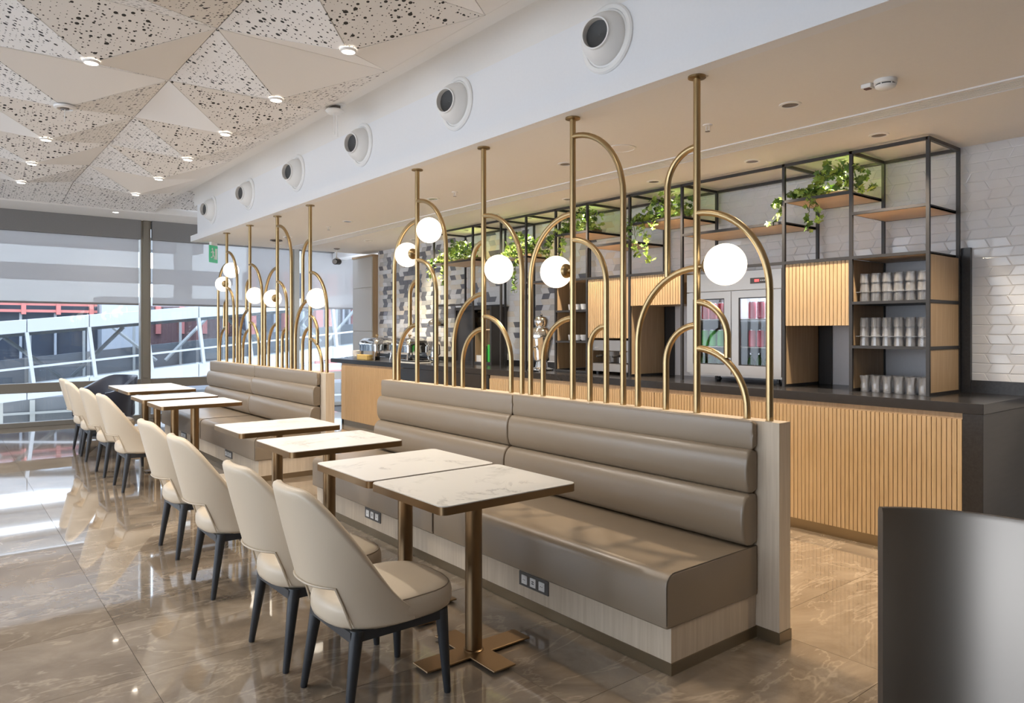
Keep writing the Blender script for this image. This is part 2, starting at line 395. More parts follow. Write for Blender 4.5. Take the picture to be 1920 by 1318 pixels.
for r in range(26):
    zc = z0+th*(r+.5); s = 1 if r % 2 else -1
    if zc+th/2 > HC+.02: break
    y = -.2+(sl/2 if r % 2 else 0)
    while y < 10.50:
        u = R.random(); d = max(0, min(1, (y-5.3)/4.6))
        if y < 5.2: mi = 0
        else:
            pd = .05+.27*d; pg = .07+.10*d; pb = .28
            mi = 3 if u < pd else (2 if u < pd+pg else (1 if u < pd+pg+pb else 0))
        t = (R.gauss(0, .0004), R.gauss(0, .0005))
        if 1.45 < y < 2.0 or (2.0 <= y < 3.0 and zc > 1.9): singles.append((y, zc, s, t, mi))
        else: tile_geo(rest, y, zc, s, t, mi)
        y += tw
singles.sort(key=lambda q: q[0])
for k, q in enumerate(singles):
    if k < 290:
        mb = MB(); tile_geo(mb, *q)
        mi = mb.m[0]; mb.m = [0]*len(mb.m)
        put('wall_tile', mb, tmats[mi], wallr)
    else: tile_geo(rest, *q)
put('wall_tile_field', rest, tmats, wallr, kind='stuff')
# ---- panelled column at the end of the bar
cl = MB().box(5.575, 5.85, 10.59, 11.3, 0, 2.66); col_ = struct('trim_1', cl, M['oakv'])
for za, zb in ((.02, .98), (.985, 1.40), (1.405, 2.12), (2.125, 2.62)):
    put('column_panel', MB().box(5.555, 5.575, 10.595, 11.28, za, zb), M['wallgrey'] if False else simple('column_panel_grey', (.50, .48, .45), .55), col_, bevel=.002)
put('column_top_trim', MB().box(5.545, 5.80, 10.58, 11.29, 2.62, 2.655), M['oakv'], col_)
struct('wall_far', MB().box(6.40, 6.9, 11.9, 12.9, 0, 3.3), M['white'])
struct('wall_corner', MB().box(5.66+.16, 6.1, 10.69, 12.9, 2.75, 3.4), M['white'])
# ---- ceilings
ce = MB().box(-5.2, 3.0, -5, 12.9, 3.62, 3.7); ceil = struct('ceiling', ce, M['ceilwhite'])
XS = 1.38; YS = 4.68
PERF = {  # (column, row): which of the four faces (left, near, right, far) are perforated
 ('c',0):'1100', ('c',1):'1011', ('c',2):'0110', ('c',3):'1110', ('c',4):'1101', ('c',5):'1001',
 ('d',0):'1111', ('d',1):'1101', ('d',2):'1010', ('d',3):'0110', ('d',4):'1101', ('d',5):'0110'}
def tri_panel(a, b, c, perf):
    A, B, C = Vector(a), Vector(b), Vector(c)
    g = (A+B+C)/3; sh = lambda p: p+(g-p).normalized()*.006
    A, B, C = sh(A), sh(B), sh(C)
    n = (B-A).cross(C-A).normalized()
    if n.z > 0: n = -n
    t = -n*.012
    mb = MB(); mb.face([A, B, C]); mb.face([A+t, B+t, C+t])
    for p, q in ((A, B), (B, C), (C, A)): mb.face([p, q, q+t, p+t])
    o = put('ceiling_panel', mb, M['perf'] if perf else M['panel'], ceil)
    ex = (B-A).normalized(); ey = n.cross(ex)
    uv = o.data.uv_layers.new(name='UVMap')
    off = Vector((R.random()*5, R.random()*5))
    for lp in o.data.loops:
        p = o.data.vertices[lp.vertex_index].co-A
        uv.data[lp.index].uv = (p.dot(ex)+off.x, p.dot(ey)+off.y)
apexes = []
for cn, x0 in (('c', XS), ('d', XS-1.2), ('e', XS-2.4)):
    for k in range(-5 if cn != 'e' else -3, 6):
        y0 = YS-1.2+1.2*k
        ap = (x0+.6, y0+.6, ZA)
        P4 = [(x0, y0, ZR), (x0+1.2, y0, ZR), (x0+1.2, y0+1.2, ZR), (x0, y0+1.2, ZR)]
        pf = PERF.get((cn, k), R.choice(['1011', '0110', '1100']))
        tri_panel(P4[3], P4[0], ap, pf[0] == '1'); tri_panel(P4[0], P4[1], ap, pf[1] == '1')
        tri_panel(P4[1], P4[2], ap, pf[2] == '1'); tri_panel(P4[2], P4[3], ap, pf[3] == '1')
        apexes.append((cn, k, ap))
xr = XS+1.2; YE = YS-1.2+7.2
# plain margin between the modules and the soffit, with a coved edge
mb = MB(); rows = []
for y in (-5, YE+.6):
    row = [(xr, y, ZR), (xr+.06, y, ZR+.015)]
    row += [(2.85+.15*sin(t), y, 3.27+.15*cos(t)) for t in (0, .3, .6, .9, 1.2, 1.5)]
    row += [(3.0, y, 3.25), (3.01, y, 3.62), (xr, y, 3.62)]
    rows.append(row)
mb.grid(rows, cv=True); mb.face(rows[0]); mb.face(rows[1][::-1])
put('ceiling_margin', mb, M['ceilwhite'], ceil, smooth=True, auto=30)
put('ceiling_margin', MB().box(-5.2, XS-2.4, -5, YE, ZR, ZR+.05), M['ceilwhite'], ceil)
# sloped perforated band then a lower plain band along the windows
def quad_panel(p, perf):
    A, B, C, D = [Vector(q) for q in p]
    t = Vector((0, 0, .012)); mb = MB(); mb.face([A, B, C, D]); mb.face([A+t, B+t, C+t, D+t])
    for a, b in ((A, B), (B, C), (C, D), (D, A)): mb.face([a, b, b+t, a+t])
    o = put('ceiling_panel', mb, M['perf'] if perf else M['panel'], ceil)
    uv = o.data.uv_layers.new(name='UVMap')
    for lp in o.data.loops:
        q = o.data.vertices[lp.vertex_index].co; uv.data[lp.index].uv = (q.x, q.y)
for x0, x1 in ((XS-4.8, XS-3.6), (XS-3.6, XS-2.4), (XS-2.4, XS-1.2), (XS-1.2, XS), (XS, XS+1.18)):
    quad_panel([(x0+.004, YE+.006, ZR), (x1-.004, YE+.006, ZR), (x1-.004, 11.75, 3.18), (x0+.004, 11.75, 3.18)], True)
quad_panel([(XS+1.2, YE+.3, 3.40), (3.6, YE+.3, 3.40), (3.6, 11.75, 3.26), (XS+1.2, 11.75, 3.26)], True)
put('ceiling_margin', MB().box(-5.2, XS+1.2, 11.76, 12.9, 3.16, 3.62), M['ceilwhite'], ceil)
put('ceiling_margin', MB().box(XS+1.2, 6.9, 11.76, 12.9, 3.165, 3.62), M['ceilwhite'], ceil)
# bar ceiling, soffit with projecting lip
bc = MB().box(3.0, 6.0, -5, 11.14, HC, HC+.08); struct('ceiling', bc, M['ceilwhite'])
so = MB().box(3.0, 3.12, -5, 11.12, HC+.08, 3.62); struct('trim_2', so, M['white'])
lp_ = MB().box(2.915, 3.0, -5, 11.16, HC, HC+.085); struct('trim_3', lp_, M['white'])
struct('trim_4', MB().box(3.12, 6.0, 11.06, 11.12, HC+.08, 3.62), M['white'])
# ---- window wall: frames, panes, roller blinds
def window(n, x0, x1):
    f = MB()
    f.box(x0, x1, YW-.03, YW+.06, 0, .07); f.box(x0, x1, YW-.04, YW+.06, .50, .64); f.box(x0, x1, YW-.02, YW+.06, 3.05, 3.17)
    w = struct('window_%d' % n, f, M['alu'], bevel=.004)
    for za, zb in ((.07, .50), (.64, 3.05)):
        put('pane', MB().box(x0+.005, x1-.005, YW+.015, YW+.023, za, zb), M['pane'], w)
    return w
mull = [(-5.05, -4.9), (-2.75, -2.6), (-.10, .05), (2.555, 2.70), (5.03, 5.17), (6.55, 6.7)]
for i, (a, b) in enumerate(mull):
    m_ = MB().box(a, b, YW-.07, YW+.09, 0, 3.2)
    o = struct('trim_%d' % (5+i), m_, M['alu'], bevel=.004)
    put('mullion_cover', MB().box(a+.03, b-.03, YW-.085, YW-.07, .66, 3.16), M['alu'], o, bevel=.002)
names = ['leftmost', 'second from left', 'left of the mullion', 'between mullion and brass screen', 'behind the brass screen']
for i in range(5):
    x0, x1 = mull[i][1], mull[i+1][0]
    window(i+1, x0, x1)
    t = thing('roller_blind', 'half lowered grey roller blind, ' + names[i], 'blind', ((x0+x1)/2, YW-.06, 1.83), group='roller blinds on the window wall')
    put('blind_box', MB().box(x0+.01, x1-.01, YW-.13, YW-.03, 2.86, 3.165), M['pelmet'], t)
    put('fabric', MB().box(x0+.03, x1-.03, YW-.052, YW-.050, 1.84, 2.88), M['fabric'], t)
    put('bottom_bar', MB().box(x0+.03, x1-.03, YW-.060, YW-.042, 1.815, 1.845), M['pelmet'], t)

# ================================================================ OUTSIDE
struct('ground', MB().box(-60, 90, 13.3, 120, -3.6, -3.4), M['apron'])
YB = 16.5; sl_ = .1005
def zb(x, z): return z+sl_*(x-.95)
def slab(mb, x0, x1, za, zt, y0, y1):
    v = [(x0,y0,zb(x0,za)),(x1,y0,zb(x1,za)),(x1,y1,zb(x1,za)),(x0,y1,zb(x0,za)),(x0,y0,zb(x0,zt)),(x1,y0,zb(x1,zt)),(x1,y1,zb(x1,zt)),(x0,y1,zb(x0,zt))]
    n = len(mb.v); mb.v += v
    for q in ((0,3,2,1),(4,5,6,7),(0,1,5,4),(1,2,6,5),(2,3,7,6),(3,0,4,7)): mb.f.append(tuple(n+i for i in q)); mb.m.append(mb.mi)
    return mb
jb = thing('boarding_bridge', 'sloping white clad glazed boarding bridge outside the window wall', 'bridge', (2, YB, -3.4))
XA, XB = -9.0, 14.0
xs_ = [1.364+1.035*k for k in range(-10, 13)]
for a, b in zip(xs_[:-1], xs_[1:]):
    put('roof_panel', slab(MB(), a+.006, b-.006, 1.335, 1.585, YB-.05, YB+.05), M['ext'], jb, bevel=.01)
    put('floor_panel', slab(MB(), a+.006, b-.006, .055, .335, YB-.05, YB+.05), M['ext'], jb, bevel=.01)
    put('glazing', slab(MB(), a+.03, b-.03, .345, 1.33, YB+.06, YB+.07), thinglass('bridge_glass', (.74, .77, .81), .8, 1.45) if a == xs_[0] else bpy.data.materials['bridge_glass'], jb)
for x in xs_:
    mb = MB(); z1, z2 = zb(x, .33), zb(x, 1.34)
    mb.v = [(x+.115-.03,YB-.06,z1),(x+.115+.03,YB-.06,z1),(x+.03,YB-.06,z2),(x-.03,YB-.06,z2),(x+.115-.03,YB+.05,z1),(x+.115+.03,YB+.05,z1),(x+.03,YB+.05,z2),(x-.03,YB+.05,z2)]
    mb.f = [(0,1,2,3),(7,6,5,4),(0,4,5,1),(1,5,6,2),(2,6,7,3),(3,7,4,0)]; mb.m = [0]*6
    put('mullion', mb, M['ext'], jb)
put('handrail', slab(MB(), XA, XB, .645, .685, YB-.045, YB+.0), M['ext'], jb)
put('roof_deck', slab(MB(), XA, XB, 1.50, 1.58, YB+.05, YB+.6), M['ext'], jb)
put('bridge_floor', slab(MB(), XA, XB, .10, .2, YB+.05, YB+2.6), M['extbeam'], jb)
put('far_wall', slab(MB(), XA, XB, .2, .75, YB+2.5, YB+2.6), M['extdark'], jb)
put('ceiling_beam', slab(MB(), XA, XB, 1.27, 1.36, YB+.25, YB+.40), M['extbeam'], jb)
for k in range(-4, 6):
    xm = 2.05+2.07*k
    for s in (-1, 1):
        a = (xm+s*1.02, YB+.32, zb(xm+s*1.02, 1.27)); b = (xm+s*.10, YB+.32, zb(xm, .38))
        if (k % 2 == 0): put('brace', MB().tube([a, b], .042, 6), M['extbeam'], jb)
        else: put('brace', MB().tube([(a[0]+.1, a[1]+1.9, a[2]), (b[0]+.1, b[1]+1.9, b[2])], .042, 6), M['extbeam'], jb)
for k in range(8):
    put('post', MB().box(-7+2.6*k, -6.75+2.6*k, YB+.9, YB+1.2, -3.4, .0+zb(-7+2.6*k, .1)), M['extbeam'], jb)
for k in range(-9, 12, 1):
    x = 1.6+1.03*k
    put('post', MB().box(x, x+.05, YB+2.42, YB+2.48, zb(x, .2), zb(x, 1.5)), M['extbeam'], jb)
# service building on the apron under the bridge
un = thing('service_block', 'low dark glazed block on the apron beneath the boarding bridge', 'building', (1, 20, -3.4))
put('wall', MB().box(-14, 14, 20.0, 21.5, -3.4, -.15), M['extdark'], un)
for k in range(24): put('window_bar', MB().box(-13.5+1.17*k, -13.4+1.17*k, 19.94, 20.0, -3.2, -.2), M['extbeam'], un)
for z in (-1.0, -.52): put('rail', MB().box(-14, 14, 19.92, 19.99, z, z+.05), M['extbeam'], un)
# terminal behind
tb = thing('terminal_building', 'dark glazed terminal with coral red steel frame behind the boarding bridge', 'building', (2, 24, -3.4))
put('wall', MB().box(-14, 4.6, 24.3, 25, -3.4, 2.2), M['extglass'], tb)
for z in (1.92, 2.11): put('red_beam', MB().box(-14, 3.7, 24.0, 24.12, z, z+.075), M['red'], tb)
for k in range(18):
    x = 3.5-.82*k*1.0
    put('red_post', MB().box(x, x+.11, 23.96, 24.1, 1.86, 2.24), M['red'], tb)
    put('white_post', MB().box(x-.03, x+.03, 24.15, 24.25, -1, 1.9), M['ext'], tb)
put('white_block', MB().box(3.75, 4.9, 23.6, 25, -3.4, 2.4), M['ext'], tb)
put('white_block', MB().box(4.9, 30, 26, 27, 1.95, 2.5), M['ext'], tb)
put('wall', MB().box(4.6, 30, 25.6, 26, -3.4, 2.2), M['brick'], tb)
for k in range(10): put('window', MB().box(5.1+.72*k, 5.55+.72*k, 25.5, 25.62, 1.98, 2.16), M['extglass'], tb)
for k in range(10): put('red_post', MB().box(5.6+.72*k, 5.75+.72*k, 25.48, 25.6, 1.3, 2.2), M['red'], tb)
# nearer wing on the right, seen between the brass screen and the column
wg = thing('terminal_wing', 'terminal wing with coral red columns and white barred windows behind the brass screen', 'building', (11, 22, -3.4))
put('wall', MB().box(8.2, 20, 24.2, 25, -3.4, 3.4), M['extglass'], wg)
for x0, x1 in ((9.25, 9.52), (10.38, 10.64), (10.80, 11.17), (11.80, 11.98), (8.1, 8.3)):
    put('red_column', MB().box(x0, x1, 23.9, 24.2, -3.4, 3.4), M['red'], wg)
for x in (9.0, 10.0, 10.72, 11.5, 11.74, 12.5, 13.2): put('white_bar', MB().box(x-.035, x+.035, 24.08, 24.2, .3, 3.4), M['ext'], wg)
for z in (.25, .82): put('white_rail', MB().box(8.2, 20, 24.05, 24.2, z, z+.08), M['ext'], wg)
put('white_sill', MB().box(8.0, 20, 23.2, 24.2, -.3, .25), M['ext'], wg)
put('red_ledge', MB().box(9.2, 11.4, 23.1, 23.2, -1.2, .05), M['red'], wg)
# upper white canopy bands seen through the screen fabric
cb = thing('canopy', 'white louvred canopy of the terminal seen through the grey blinds', 'canopy', (0, 27, 2.4))
for k, (z, h) in enumerate(((3.0, .45), (4.1, .4), (5.0, .35), (6.0, .5))):
    put('canopy_slat', MB().box(-20, 8.2-.9*k, 26+.3*k, 27+.3*k, z, z+h), M['pelmet'], cb)
put('canopy_post', MB().box(6.4, 6.9, 26.2, 26.6, -3.4, 6.5), M['extbeam'], cb)
put('canopy_slat', MB().box(9, 30, 26, 27, 2.9, 6.0), M['ext'], cb)

# ================================================================ BANQUETTES
def arcpts(cx, cz, rx, rz, a0, a1, n):
    return [(cx+rx*cos(a0+(a1-a0)*i/n), cz+rz*sin(a0+(a1-a0)*i/n)) for i in range(n+1)]
def roll_profile(xf, z0, z1, xb=2.972):
    zc = (z0+z1)/2; hz = (z1-z0)/2; pts = [(xb, z0+.012), (xb, z1-.012)]
    n = 12
    for i in range(n+1):
        a = pi/2-pi*i/n
        c, s_ = cos(a), sin(a)
        pts.append((xb-.035-(xb-.035-xf)*abs(c)**.75, zc+hz*(abs(s_)**.85)*(1 if s_ >= 0 else -1)))
    return pts
def banquette(y0, label):
    dy = y0-1.785
    t = thing('banquette', label, 'banquette', (2.67, y0+1.83, 0), group='upholstered banquettes')
    Y = lambda y: y+dy
    put('plinth', MB().box(2.362, 2.972, Y(1.905), Y(5.42), .05, .197), M['oaklit'], t)
    put('kick_strip', MB().box(2.358, 2.972, Y(1.900), Y(5.425), 0, .05), M['kick'], t)
    put('back_board', MB().box(2.975, 3.068, Y(1.787), Y(5.46), .052, 1.0), M['oaklit'], t, bevel=.0015)
    put('back_kick_strip', MB().box(2.972, 3.072, Y(1.783), Y(5.464), 0, .052), M['kick'], t)
    prof = [(2.970, .200), (2.970, .424)] + arcpts(2.375, .370, .052, .052, pi/2, pi, 6) + [(2.324, .205), (2.330, .198)]
    for a, b in ((1.893, 3.658), (3.663, 5.428)):
        s = put('seat_cushion', MB().prism(prof, Y(a), Y(b), 'y', inset=.012), M['leather'], t, smooth=True, auto=38)
        pts = [(2.965, Y(a)-.0+.004, .4245)]+[(x, Y(a)+.004, z+.001) for x, z in arcpts(2.375, .370, .052, .052, pi/2, pi, 6)]+[(2.324, Y(a)+.004, .215)]
        put('seam', MB().tube(pts, .0022, 6), M['seam'], s)
        for xf, z0, z1 in ((2.928, .868, 1.003), (2.886, .668, .872), (2.855, .427, .672)):
            put('back_roll', MB().prism(roll_profile(xf, z0, z1), Y(a+.002), Y(b-.002), 'y', inset=.016), M['leather'], t, smooth=True, auto=45)
    for yc in (2.773, 4.485):
        p = put('power_outlet', MB().box(2.356, 2.363, Y(yc-.113), Y(yc+.113), .108, .180), M['outlet'], t, bevel=.002)
        for k, yo in enumerate((-.067, 0, .067)):
            q = MB().box(2.352, 2.357, Y(yc+yo-.022), Y(yc+yo+.022), .122, .166)
            put('socket', q, M['plastic'], p, bevel=.001)
            if k == 1:
                for dz in (.148, .138): put('usb_port', MB().box(2.3515, 2.353, Y(yc-.008), Y(yc+.008), dz, dz+.005), M['black'], p)
            else:
                put('socket_well', MB().lathe([(.0175, 0), (.0175, -.0012), (.013, -.0006)], (2.3520, Y(yc+yo), .144), 14, 'x'), M['ring'], p)
                for d in (-.006, .006): put('pin_hole', MB().lathe([(.002, 0), (.002, -.0016)], (2.3515, Y(yc+yo+d), .144), 6, 'x'), M['black'], p)
    return t
banquette(1.785, 'taupe leather roll-back banquette nearest the camera, in front of the bar counter')
banquette(1.785+4.84, 'taupe leather roll-back banquette far off beside the windows')

# ================================================================ BRASS ARCH SCREENS
PX = 3.025; TR = .0178
def arch_screen(dy, label):
    t = thing('arch_screen', label, 'screen', (PX, 3.6+dy, 1.0), group='brass arch screens')
    def pole(y):
        y += dy
        p = put('pole', MB().tube([(PX, y, .995), (PX, y, HC-.004)], TR*1.02, 16), M['brass'], t, smooth=True)
        put('flange', MB().lathe([(.045, 0), (.045, -.010), (.02, -.014)], (PX, y, HC), 20), M['brassd'], p, smooth=True)
    def arc(y0, z0, y1, zend=.995, top=None):
        # leaves the pole at (y0, z0) level, bends through a quarter circle and drops straight at y1 down to zend
        r = abs(y1-y0); s = 1 if y1 > y0 else -1; rz = top if top else r
        pts = [(PX, y0+dy+s*r*sin(a), z0-rz*(1-cos(a))) for a in [pi/2*i/14 for i in range(15)]]
        pts.append((PX, y1+dy, (z0-rz+zend)/2)); pts.append((PX, y1+dy, zend))
        put('arch', MB().tube(pts, TR*.95, 14), M['brass'], t, smooth=True)
    def globe(yp, y, z, r=.100):
        s = 1 if y > yp else -1
        g = put('globe_shade', MB().lathe([(r*sin(pi*i/20), -r*cos(pi*i/20)) for i in range(21)], (PX, y+dy, z), 32, cap=False), M['globe'], t, smooth=True)
        yc = y-s*(r-.010)
        put('globe_cap', MB().lathe([(.012, -s*.045), (.014, -s*.030), (.035, -s*.022), (.043, -s*.010), (.046, s*.010)], (PX, yc+dy, z), 22, 'y'), M['brassd'], g, smooth=True)
        put('globe_stem', MB().tube([(PX, yp+dy, z), (PX, yc-s*.02+dy, z)], .011, 10), M['brass'], g, smooth=True)
        l = bpy.data.lights.new('globe_lamp', 'POINT'); l.energy = 7; l.color = (1, .80, .55); l.shadow_soft_size = r
        lo = bpy.data.objects.new('globe_lamp', l); COL.objects.link(lo); lo.location = (PX-.0, y+dy, z-r-.02-r)
        lo.location = (PX, y+dy, z); l.energy = 0.0
    p1, p2, p3, p4 = 2.275, 3.189, 4.100, 4.998
    for p in (p1, p2, p3, p4): pole(p)
    arc(p1, 2.015, 1.866); arc(p1, 2.353, 2.464, 1.700); arc(p1, 1.737, 2.670); arc(p1, 1.445, 2.474)
    arc(p1, 1.562, 2.094, 1.285); arc(p1, 1.328, 1.985)
    arc(p2, 2.596, 2.778); arc(p2, 1.967, 2.909); arc(p2, 2.128, 3.586); arc(p2, 1.493, 3.462); arc(2.909, 1.443, 3.042)
    arc(p3, 2.225, 3.673); arc(p3, 2.043, 4.230, 1.650); arc(p3, 1.676, 4.473); arc(p3, 1.429, 4.359); arc(p3, 1.516, 3.788)
    arc(p4, 2.455, 4.581); arc(p4, 2.296, 5.367); arc(p4, 1.980, 4.717); arc(p4, 1.816, 5.112, 1.440); arc(p4, 1.463, 5.297)
    globe(p1, 2.107, 1.742, .103); globe(p2, 3.339, 1.783); globe(p3, 3.925, 1.838); globe(p4, 4.820, 2.203); globe(p4, 5.157, 2.038)
arch_screen(0, 'brass tube arch screen with five globe lamps on the nearest banquette')
arch_screen(4.84, 'brass tube arch screen with globe lamps on the far banquette by the windows')

# ================================================================ TABLES
def rrect(hx, hy, r, n=5, cx=0, cy=0):
    pts = []
    for sx_, sy_, a0 in ((1, 1, 0), (-1, 1, pi/2), (-1, -1, pi), (1, -1, 1.5*pi)):
        for i in range(n+1):
            a = a0+pi/2*i/n; pts.append((cx+sx_*(hx-r)+r*cos(a), cy+sy_*(hy-r)+r*sin(a)))
    return pts
def table(x, y, label, rz=0):
    t = thing('cafe_table', label, 'table', (x, y, 0), rz, 'marble cafe tables along the banquettes')
    put('table_top', MB().prism(rrect(.352, .287, .032), .745, .750), M['marble'], t, local=True, smooth=True)
    put('edge_band', MB().prism(rrect(.354, .289, .033), .715, .7462), M['bronze'], t, local=True, smooth=True)
    put('pedestal', MB().lathe([(.0375, .012), (.0375, .715)], (0,0,0), 28), M['bronze'], t, local=True, smooth=True)
    put('pedestal_collar', MB().lathe([(.044, .016), (.044, .021), (.0375, .026)], (0,0,0), 28), M['bronze'], t, local=True, smooth=True)
    a, bx, by = .058, .275, .225
    cr = [(bx, -a), (bx, a), (a, a), (a, by), (-a, by), (-a, a), (-bx, a), (-bx, -a), (-a, -a), (-a, -by), (a, -by), (a, -a)]
    mb = MB(); lo, hi = .010, .018
    mb.face([(p[0], p[1], hi) for p in cr]); mb.face([(p[0], p[1], lo) for p in cr][::-1])
    for i in range(12):
        p, q = cr[i], cr[(i+1) % 12]; mb.face([(*p, lo), (*q, lo), (*q, hi), (*p, hi)])
    put('cross_base', mb, M['bronze'], t, local=True, bevel=.003)
    for sx_, sy_ in ((1, 0), (-1, 0), (0, 1), (0, -1)):
        put('foot_pad', MB().lathe([(.014, 0), (.014, .011)], (sx_*(bx-.03), sy_*(by-.03), 0), 10), M['black'], t, local=True)
    return t
T = [(1.850, 2.582, 'marble topped cafe table nearest the camera, with the front chair'), (1.855, 3.180, 'marble topped cafe table second from the camera, touching the nearest one'),
     (1.878, 4.130, 'marble topped cafe table third from the camera, standing apart'), (1.895, 5.030, 'marble topped cafe table at the far end of the near banquette'),
     (1.900, 7.130, 'marble topped cafe table nearest of the group at the far banquette'), (1.910, 7.900, 'marble topped cafe table second of the group at the far banquette'),
     (1.985, 8.985, 'marble topped cafe table near half of the farthest pair by the window'), (1.985, 9.575, 'marble topped cafe table last of all, nearest the window')]
for x, y, l in T: table(x, y, l)

# ================================================================ CHAIRS  (local +x faces the table)
def sstep(a, b, x):
    t = max(0, min(1, (x-a)/(b-a))); return t*t*(3-2*t)
def shell_mesh():
    nt_, nv = 45, 13; rows = []
    TH = math.radians(103)
    def hw(z): return .232+.076*sstep(.36, .74, z)-.012*sstep(.76, .88, z)
    for i in range(nt_):
        th_ = -TH+2*TH*i/(nt_-1); a = abs(th_)
        top = .856-.462*sstep(math.radians(20), math.radians(106), a)**.92
        top -= .012*(1-cos(th_))
        bot = .482-.147*sstep(math.radians(38), math.radians(47), a)
        bot = min(bot, top-.03)
        row = []
        for j in range(nv):
            z = bot+(top-bot)*j/(nv-1)
            f = max(0, cos(th_*.62))**1.5
            lean = -.25*(z-.39)*f if z > .39 else -.10*(z-.39)*f
            w = hw(z)
            s_ = sin(th_); yy = w*(abs(s_)**.86)*(1 if s_ >= 0 else -1)
            x = -.282+lean+.270*(1-cos(th_))
            row.append((x, yy, z))
        rows.append(row)
    mb = MB(); mb.grid(rows)
    return mb
def seat_mesh():
    out = []
    n = 40
    for k in range(n):
        a = 2*pi*k/n; c, s_ = cos(a), sin(a)
        e = .62 if c > 0 else .80
        x = .018+(.262 if c > 0 else .262)*(abs(c)**e)*(1 if c > 0 else -1)
        y = (.232 if c < 0 else .228)*(abs(s_)**e)*(1 if s_ > 0 else -1)
        out.append((x, y))
    prof = [(q_, z_-.036) for q_, z_ in [(.055, .362), (.022, .364), (.006, .376), (0, .395), (0, .425), (.006, .446), (.022, .459), (.055, .465), (.11, .470), (.18, .472)]]
    rows = []
    for ins, z in prof:
        row = []
        for x, y in out:
            d = math.hypot(x-.018, y); k = 1-ins/d
            row.append((.018+(x-.018)*k, y*k, z))
        rows.append(row)
    mb = MB(); mb.grid(rows, cv=True); mb.face(rows[0][::-1]); mb.face(rows[-1])
    # seam line around the top edge
    sm = MB(); pts = []
    for k in range(-13, 14):
        x, y = out[k % n]; d = math.hypot(x-.018, y); q = 1-.012/d; pts.append((.018+(x-.018)*q, y*q, .417))
    sm.tube(pts, .0022, 5)
    return mb, sm
def make_chair(label, loc):
    t = thing('dining_chair', label, 'chair', loc, 0, 'cream leather chairs along the tables')
    sm_, seam = seat_mesh()
    s = put('seat', sm_, M['cream'], t, smooth=True, auto=180, local=True)
    put('seat_seam', seam, M['creamseam'], s, local=True)
    sh = shell_mesh()
    b = put('backrest', sh, M['cream'], t, smooth=True, auto=180, local=True)
    md = b.modifiers.new('solid', 'SOLIDIFY'); md.thickness = .040; md.offset = -1
    md = b.modifiers.new('sub', 'SUBSURF'); md.levels = 1; md.render_levels = 1
    # piping around the opening under the back
    pts = []
    nt_ = 45; nv = 13
    e = [sh.v[i*nv] for i in range(nt_)]
    for i in range(7, 38):
        x, y, z = e[i]; r_ = math.hypot(x-.0, y)
        k = 1+.007/max(r_, .05); pts.append((x*k, y*k, z+.016 if abs(i-22) < 9 else z+.012))
    put('back_piping', MB().tube(pts[5:-5], .0045, 6), M['piping'], b, smooth=True, local=True)
    fr = MB()
    for a, c in (((-.185, -.178), (.195, -.182)), ((-.185, .178), (.195, .182)), ((.195, -.182), (.195, .182)), ((-.185, -.178), (-.185, .178))):
        dx, dy = c[0]-a[0], c[1]-a[1]; L = math.hypot(dx, dy); nx, ny = -dy/L*.014, dx/L*.014
        fr.grid([[(a[0]+nx, a[1]+ny, .294), (a[0]-nx, a[1]-ny, .294), (a[0]-nx, a[1]-ny, .330), (a[0]+nx, a[1]+ny, .330)], [(c[0]+nx, c[1]+ny, .294), (c[0]-nx, c[1]-ny, .294), (c[0]-nx, c[1]-ny, .330), (c[0]+nx, c[1]+ny, .330)]], cv=True)
    put('seat_frame', fr, M['leg'], t, local=True)
    for x0, y0, x1, y1 in ((-.170, -.172, -.218, -.196), (-.170, .172, -.218, .196), (.188, -.178, .206, -.196), (.188, .178, .206, .196)):
        put('leg', MB().tube([(x0, y0, .331), (x0+(x1-x0)*.12, y0+(y1-y0)*.12, .295), (x1, y1, .004), (x1, y1, .0)], [.026, .0245, .0135, .012], 12), M['leg'], t, smooth=True, local=True)
    return t
CH = [(1.365, 2.565, 0, 'cream leather chair nearest the camera at the front table'), (1.350, 3.120, .02, 'second cream leather chair from the camera'),
      (1.365, 4.145, -.01, 'third cream leather chair from the camera'), (1.385, 4.975, .02, 'fourth cream leather chair from the camera'),
      (1.500, 7.235, 0, 'fifth cream leather chair from the camera, first of the far group'), (1.485, 8.060, .02, 'sixth cream leather chair from the camera, second of the far group'),
      (1.495, 9.140, -.02, 'seventh cream leather chair from the camera, next to last'), (1.515, 9.80, .02, 'last cream leather chair, farthest from the camera near the window')]
ch0 = make_chair(CH[0][3], (CH[0][0], CH[0][1], 0))
for x, y, rz, l in CH[1:]: dup(ch0, (x, y, 0), l, rz=rz)

# ---- dark lounge chair by the window
t = thing('lounge_chair', 'dark navy leather tub armchair by the window behind the far table', 'chair', (1.78, 11.05, 0), math.radians(200))
rows = []
for i in range(25):
    th_ = math.radians(-118+236*i/24); a = abs(th_)
    top = .80-.20*sstep(math.radians(35), math.radians(118), a)
    r = .37
    row = []
    for z, rr in ((.10, .84), (.25, .93), (.45, 1.0), (top-.03, 1.10), (top, 1.08), (top, .92), (top-.03, .88), (.45, .82)):
        row.append((-r*rr*cos(th_), 1.05*r*rr*sin(th_), z))
    rows.append(row)
mb = MB(); mb.grid(rows); mb.face(rows[0]); mb.face(rows[-1][::-1])
put('shell', mb, M['navy'], t, smooth=True, auto=50, local=True)
put('seat', MB().prism(rrect(.30, .30, .1), .26, .44, inset=.03), M['navy'], t, smooth=True, auto=50, local=True)
put('base', MB().lathe([(.22, 0), (.22, .02), (.06, .05), (.05, .12), (.2, .26)], (0,0,0), 20), M['black'], t, smooth=True, auto=40, local=True)

